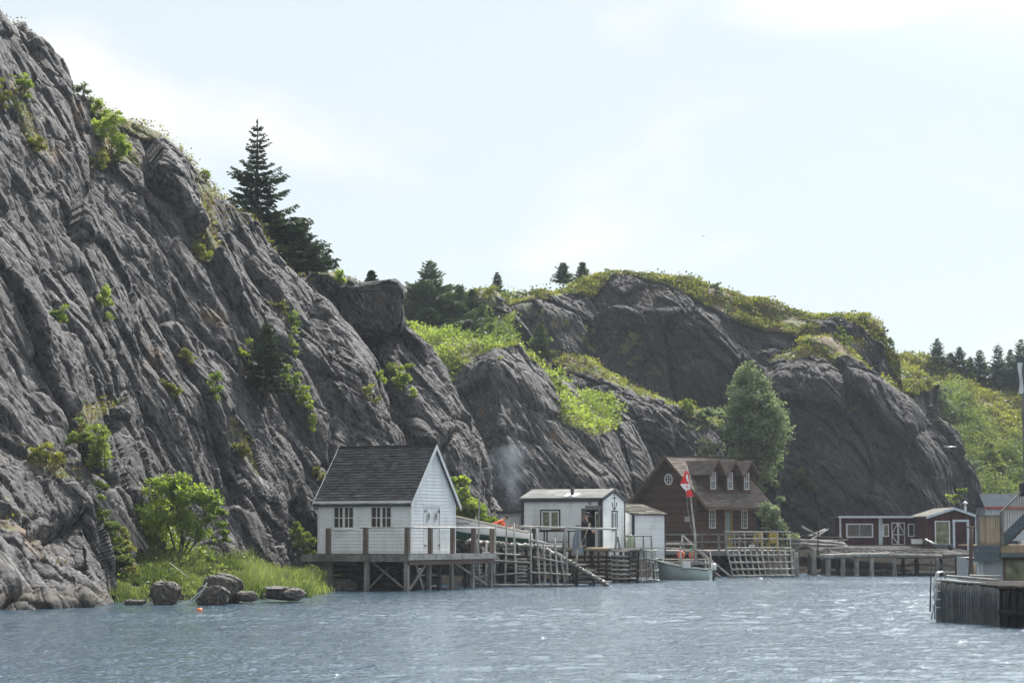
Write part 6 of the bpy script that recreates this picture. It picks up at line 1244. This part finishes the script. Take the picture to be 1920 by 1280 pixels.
XZ = lambda px, py, Y=62: P(px, py, Y)-np.array(BC.location)
def bx(mb, px0, px1, py0, py1, d0, d1, c=.5): a = XZ(px0, py1); b = XZ(px1, py0); mb.box((a[0], d0, a[2]), (b[0], d1, b[2]), c)
mb = MB(); bx(mb, 1848, 1886, 1046, 1092, .3, 4); bx(mb, 1990, 2120, 915, 1092, .5, 2.5)
mb.build('wall', M['grey_block'], BC)
mb = MB()
for i in range(3): bx(mb, 1828, 1876-i*1.5, 1022+i*10, 1031.4+i*10, 0-.01*i, .2)
bx(mb, 1876.5, 1960, 1036, 1044, -.02, .3); mb.build('deck_beam', M['blue_grey'], BC)
mb = MB(); bx(mb, 1877, 1990, 1022, 1035, .05, .25); bx(mb, 1830, 1990, 1021, 1023, 0.21, 2.5); mb.build('deck_floor', M['new_wood'], BC)
mb = MB(); bx(mb, 1836, 1876, 1018, 1021, .02, .1); bx(mb, 1834, 1878, 965, 968, 0, .12); mb.build('rail', M['grey_wood'], BC)
for i in range(11): mb = MB(); x = 1839+i*3.5; bx(mb, x, x+1.5, 968.3, 1018, .03, .07, rng.random()); mb.build('baluster', M['new_wood'], BC)
mb = MB(); bx(mb, 1833, 1836, 964, 1021, 0, .14); bx(mb, 1877, 1881, 958, 1022, -.03, .1); mb.build('newel', M['grey_wood'], BC)
# stairs rising to the right
def sp_(px, py, d): q = XZ(px, py); return np.array([q[0], d, q[2]])
mb = MB(); mb.prism([sp_(1880, 1001, .0), sp_(1935, 947, 0), sp_(1980, 903, 0), sp_(1980, 925, 0), sp_(1886, 1021, 0), sp_(1880, 1021, 0)], (0, .06, 0)); mb.build('stringer', M['blue_grey'], BC)
mb = MB()
for i in range(11): q0 = sp_(1884+i*8.5, 1015-i*8.4, .07); mb.box((q0[0], .07, q0[2]-.03), (q0[0]+.2, 1.1, q0[2]), rng.random())
mb.prism([sp_(1884, 1022, .07), sp_(1980, 928, .07), sp_(1980, 932, .07), sp_(1888, 1024, .07)], (0, 1, 0)); mb.build('stair_tread', M['brown_trim'], BC)
mb = MB(); mb.prism([sp_(1877, 958, -.03), sp_(1980, 855, -.03), sp_(1980, 858, -.03), sp_(1877, 961, -.03)], (0, .1, 0)); mb.build('stair_rail', M['grey_wood'], BC)
for i in range(20): x = 1883.5+i*4.6; mb = MB(); y0 = 955-(x-1883)*1.0; y1 = 999-(x-1883)*.985; q = sp_(x, y0, .01); r = sp_(x+1.8, y1, .01); mb.box((q[0], .0, r[2]), (r[0], .04, q[2]), rng.random()); mb.build('stair_baluster', M['new_wood'], BC)
fw_ = Fr((0, .3, 0), (1, 0, 0), (0, -1, 0))
a = XZ(1890, 1086); b = XZ(1935, 1050); window(BC, fw_, a[0], b[0], a[2], b[2], 1, 1, 'brown_trim', 'glass_green', .06)
a = XZ(1838.5, 1086); b = XZ(1846, 1051); window(BC, fw_, a[0], b[0], a[2], b[2], 2, 5, 'trim', 'tarp', .015, .012)
mb = MB(); bx(mb, 1884, 2000, 1044.5, 1092, .37, .5); mb.build('lower_wall', M['brown_trim'], BC)
mb = MB(); bx(mb, 1919.5, 1930, 676, 905, -.05, .05); mb.build('corner_post', M['grey_wood'], BC)
mb = MB(); bx(mb, 1908, 1990, 672, 678, -.12, .3); mb.build('eave_beam', M['blue_grey'], BC); mb = MB(); bx(mb, 1916, 1990, 905, 930, -.12, .3); mb.build('landing_beam', M['dark_trim'], BC)
cl = MB(); vs = []
for i in range(12):
    for j in range(4): u = j/3; v_ = i/11; q = XZ(1917-8*u-1.2*math.sin(v_*6+u), 680+58*v_); vs.append((q[0], -.06+.04*math.sin(u*8+v_*4), q[2]))
fs = [(i*4+j, i*4+j+1, (i+1)*4+j+1, (i+1)*4+j) for i in range(11) for j in range(3)]; cl.add(vs, fs, True); cl.add([(x, y+.01, z) for x, y, z in vs], [q[::-1] for q in fs], True)
o = cl.build('hanging_cloth', M['tarp']); o.location = BC.location; tag(o, 'pale cream cloth hanging from the high post at the right edge', 'cloth')
# ------------------------------------------------------------------ rocks on the shore, rope, float, planks
def boulder(label, px, py, w_, h_, Y, seed, name='boulder', m='boulder', dep=None, rot=(0, 0, 0), sub=5, rough=1.5, kind=None, cut=.15, sq=.66):
    import bmesh as _b
    bm = _b.new(); _b.ops.create_icosphere(bm, subdivisions=sub, radius=1); v = np.array([x.co[:] for x in bm.verts]); s = Y/F
    n = v/np.linalg.norm(v, axis=1, keepdims=True); f1, _ = facets(v*.9+seed*3.1, seed, 1.0); f2, _ = facets(v*2.6+seed, seed+1, 1.0)
    v = v*(1+rough*(.22*f1+.07*f2+.1*fbm(v*1.5+seed, 3, seed)+.02*fbm(v*9, 2, seed+3)))[:, None]; v = np.sign(v)*np.abs(v)**sq
    v[:, 0] = v[:, 0]/np.abs(v[:, 0]).max()*w_*s/2; v[:, 1] = v[:, 1]*(dep or w_*s/2)*.8; v[:, 2] = v[:, 2]/np.abs(v[:, 2]).max()*h_*s/2
    R = np.array(Matrix.Rotation(rot[1], 3, 'Y')@Matrix.Rotation(rot[0], 3, 'X')); v = v@R.T
    for a, b in zip(bm.verts, v): a.co = b
    me = bpy.data.meshes.new(name); bm.to_mesh(me); bm.free(); me.materials.append(M[m]); o = bpy.data.objects.new(name, me); COL.objects.link(o); o.location = P(px, py, Y); tag(o, label, 'boulder') if not kind else tag(o, kind=kind)
    return o
boulder('rounded grey boulder, leftmost of the rocks on the grassy shore', 313, 1112, 62, 52, 66.8, 1)
boulder('large flat topped brown boulder behind the roped front rock', 415, 1102, 90, 58, 68, 2, rot=(0, .12, 0)); boulder('dark rounded boulder at the water with the rope lying over it', 398, 1118, 68, 44, 66.2, 3)
boulder('low brown slab between the big boulder and the dark rock', 465, 1118, 44, 22, 67.8, 4); boulder('long low dark rock, rightmost on the grassy shore', 530, 1112, 84, 28, 69, 5, rot=(0, .1, 0))
boulder('boulder in the shade beneath the white stage deck', 640, 1100, 60, 34, 84.5, 6); boulder('small dark rock left of the leftmost shore boulder', 252, 1128, 44, 10, 66.5, 7)
boulder('x', 700, 583, 128, 118, 104, 8, name='jutting_crag', m='rock', dep=1.7, rough=1.5, sq=.5, kind='structure', sub=6, rot=(0, -.1, 0))
rp_ = MB(); rp_.tube([P(x, y, 65.6-.02*i) for i, (x, y) in enumerate([(388, 1092), (382, 1104), (372, 1112), (358, 1124), (345, 1130), (325, 1135)])], .018, 6); o = rp_.build('mooring_rope', M['rope']); tag(o, 'pale mooring rope running off the roped rock into the water', 'rope')
rp_ = MB(); rp_.tube([P(x, y, 65.6) for x, y in [(384, 1100), (374, 1116), (360, 1128), (340, 1134)]], .013, 6); o = rp_.build('mooring_rope', M['rope']); tag(o, 'lower strand of pale rope beside the mooring rope', 'rope')
t = empty('buoy', PX(374, 60.5, 0), 0, 'small orange float on the water in front of the rocks', 'buoy'); mb = MB(); mb.lathe((0, 0, -.06), [(0, 0), (.07, .03), (.09, .08), (.06, .14), (0, .155)], 14); mb.build('float', M['orange'], t); mb = MB(); mb.tube([(0, 0, .09), (0, 0, .12)], .015, 6); mb.build('eyelet', M['iron'], t)
for i in range(11):
    a = (178+i*5+rng.normal(0, 3), 938+i*3+rng.normal(0, 6)); b = (232+i*5+rng.normal(0, 4), 1020+i*3+rng.normal(0, 7)); pa, pb_ = on(*a, names=('cliff',)), on(*b, names=('cliff',)); off = np.array([.1, -.25, .12]); mb = MB(); mb.bar(pa+off, pb_+off, .07+.06*rng.random(), .035, (1, -1, 0), c=rng.random()); o = mb.build('plank', M['grey_wood']); tag(o, 'weathered grey plank leaning with others in the cleft of the lower left cliff', 'plank', 'planks leaning in the cliff cleft')
for i, (a, b, l) in enumerate((((318, 1055), (352, 1080), 'dead stick lying in the grass above the boulders'), ((238, 1053), (262, 1058), 'short bleached stick left of the spreading maple'))):
    mb = MB(); mb.log(PX(a[0], 73, CH-(a[1]-HY)*73/F), PX(b[0], 71, CH-(b[1]-HY)*71/F), .018); o = mb.build('stick', M['pole']); tag(o, l, 'stick')
mb = MB(); mb.log(PX(1770, 145, CH+(HY-838)*145/F), PX(1793, 145, CH+(HY-838)*145/F), .03); o = mb.build('bare_pole', M['steel']); tag(o, 'thin pale horizontal bar on the right edge of the headland', 'bar')
gl = MB(); gl.add([(0, 0, 0), (-.5, .12, .12), (-.45, -.05, .1), (.5, .1, .13), (.45, -.07, .1), (.12, -.35, 0), (-.08, .3, 0)], [(0, 1, 2), (0, 4, 3), (0, 2, 5), (0, 5, 4), (0, 6, 1), (0, 3, 6)]); o = gl.build('gull', M['dark_trim']); o.scale = (.4, .4, .4); o.location = P(1320, 442, 170); tag(o, 'tiny distant bird alone in the sky', 'bird')

# ------------------------------------------------------------------ smoke and haze
HAZE = .0002
sm = bpy.data.materials.new('smoke'); sm.use_nodes = True; t_ = sm.node_tree; t_.nodes.clear(); L = t_.links.new
pv = N(t_, 'ShaderNodeVolumePrincipled'); ou = N(t_, 'ShaderNodeOutputMaterial'); pv.inputs['Color'].default_value = (.7, .8, .93, 1); pv.inputs['Anisotropy'].default_value = .3
tc_ = N(t_, 'ShaderNodeTexCoord'); n_ = N(t_, 'ShaderNodeTexNoise'); n_.inputs['Scale'].default_value = .75; n_.inputs['Detail'].default_value = 4; n_.inputs['Distortion'].default_value = 1.2; L(tc_.outputs['Object'], n_.inputs['Vector'])
g_ = N(t_, 'ShaderNodeTexGradient', gradient_type='SPHERICAL'); L(tc_.outputs['Generated'], g_.inputs['Vector'])
mp_ = N(t_, 'ShaderNodeMapping'); mp_.inputs['Location'].default_value = (-1, -1, -1); mp_.inputs['Scale'].default_value = (2, 2, 2); L(tc_.outputs['Generated'], mp_.inputs[0]); L(mp_.outputs[0], g_.inputs['Vector'])
mr_ = N(t_, 'ShaderNodeMapRange'); mr_.inputs['From Min'].default_value = .42; mr_.inputs['From Max'].default_value = .75; mr_.inputs['To Max'].default_value = .6; L(n_.outputs['Fac'], mr_.inputs['Value'])
mu_ = N(t_, 'ShaderNodeMath', operation='MULTIPLY'); L(mr_.outputs[0], mu_.inputs[0]); L(g_.outputs['Fac'], mu_.inputs[1]); L(mu_.outputs[0], pv.inputs['Density']); L(pv.outputs[0], ou.inputs['Volume'])
mb = MB(); mb.lathe((0, 0, 0), [(0, 0), (.3, .02), (.75, .8), (1.1, 2.0), (1.0, 3.0), (.5, 3.8), (0, 4.0)], 18); o = mb.build('smoke', sm); o.location = P(955, 968, 99.5); o.rotation_euler = (0, 0, 0); tag(o, 'wisp of blue grey smoke rising left of the long white shed', None, None, 'stuff')
hz = bpy.data.materials.new('haze'); hz.use_nodes = True; t_ = hz.node_tree; t_.nodes.clear(); pv = N(t_, 'ShaderNodeVolumePrincipled'); ou = N(t_, 'ShaderNodeOutputMaterial')
pv.inputs['Color'].default_value = (.78, .86, .98, 1); pv.inputs['Density'].default_value = HAZE; pv.inputs['Anisotropy'].default_value = .2; t_.links.new(pv.outputs[0], ou.inputs['Volume'])
mb = MB(); mb.box((-1500, -150, -3), (1500, 3000, 40)); o = mb.build('haze', hz); tag(o, 'thin pale summer haze over the whole inlet', None, None, 'stuff')
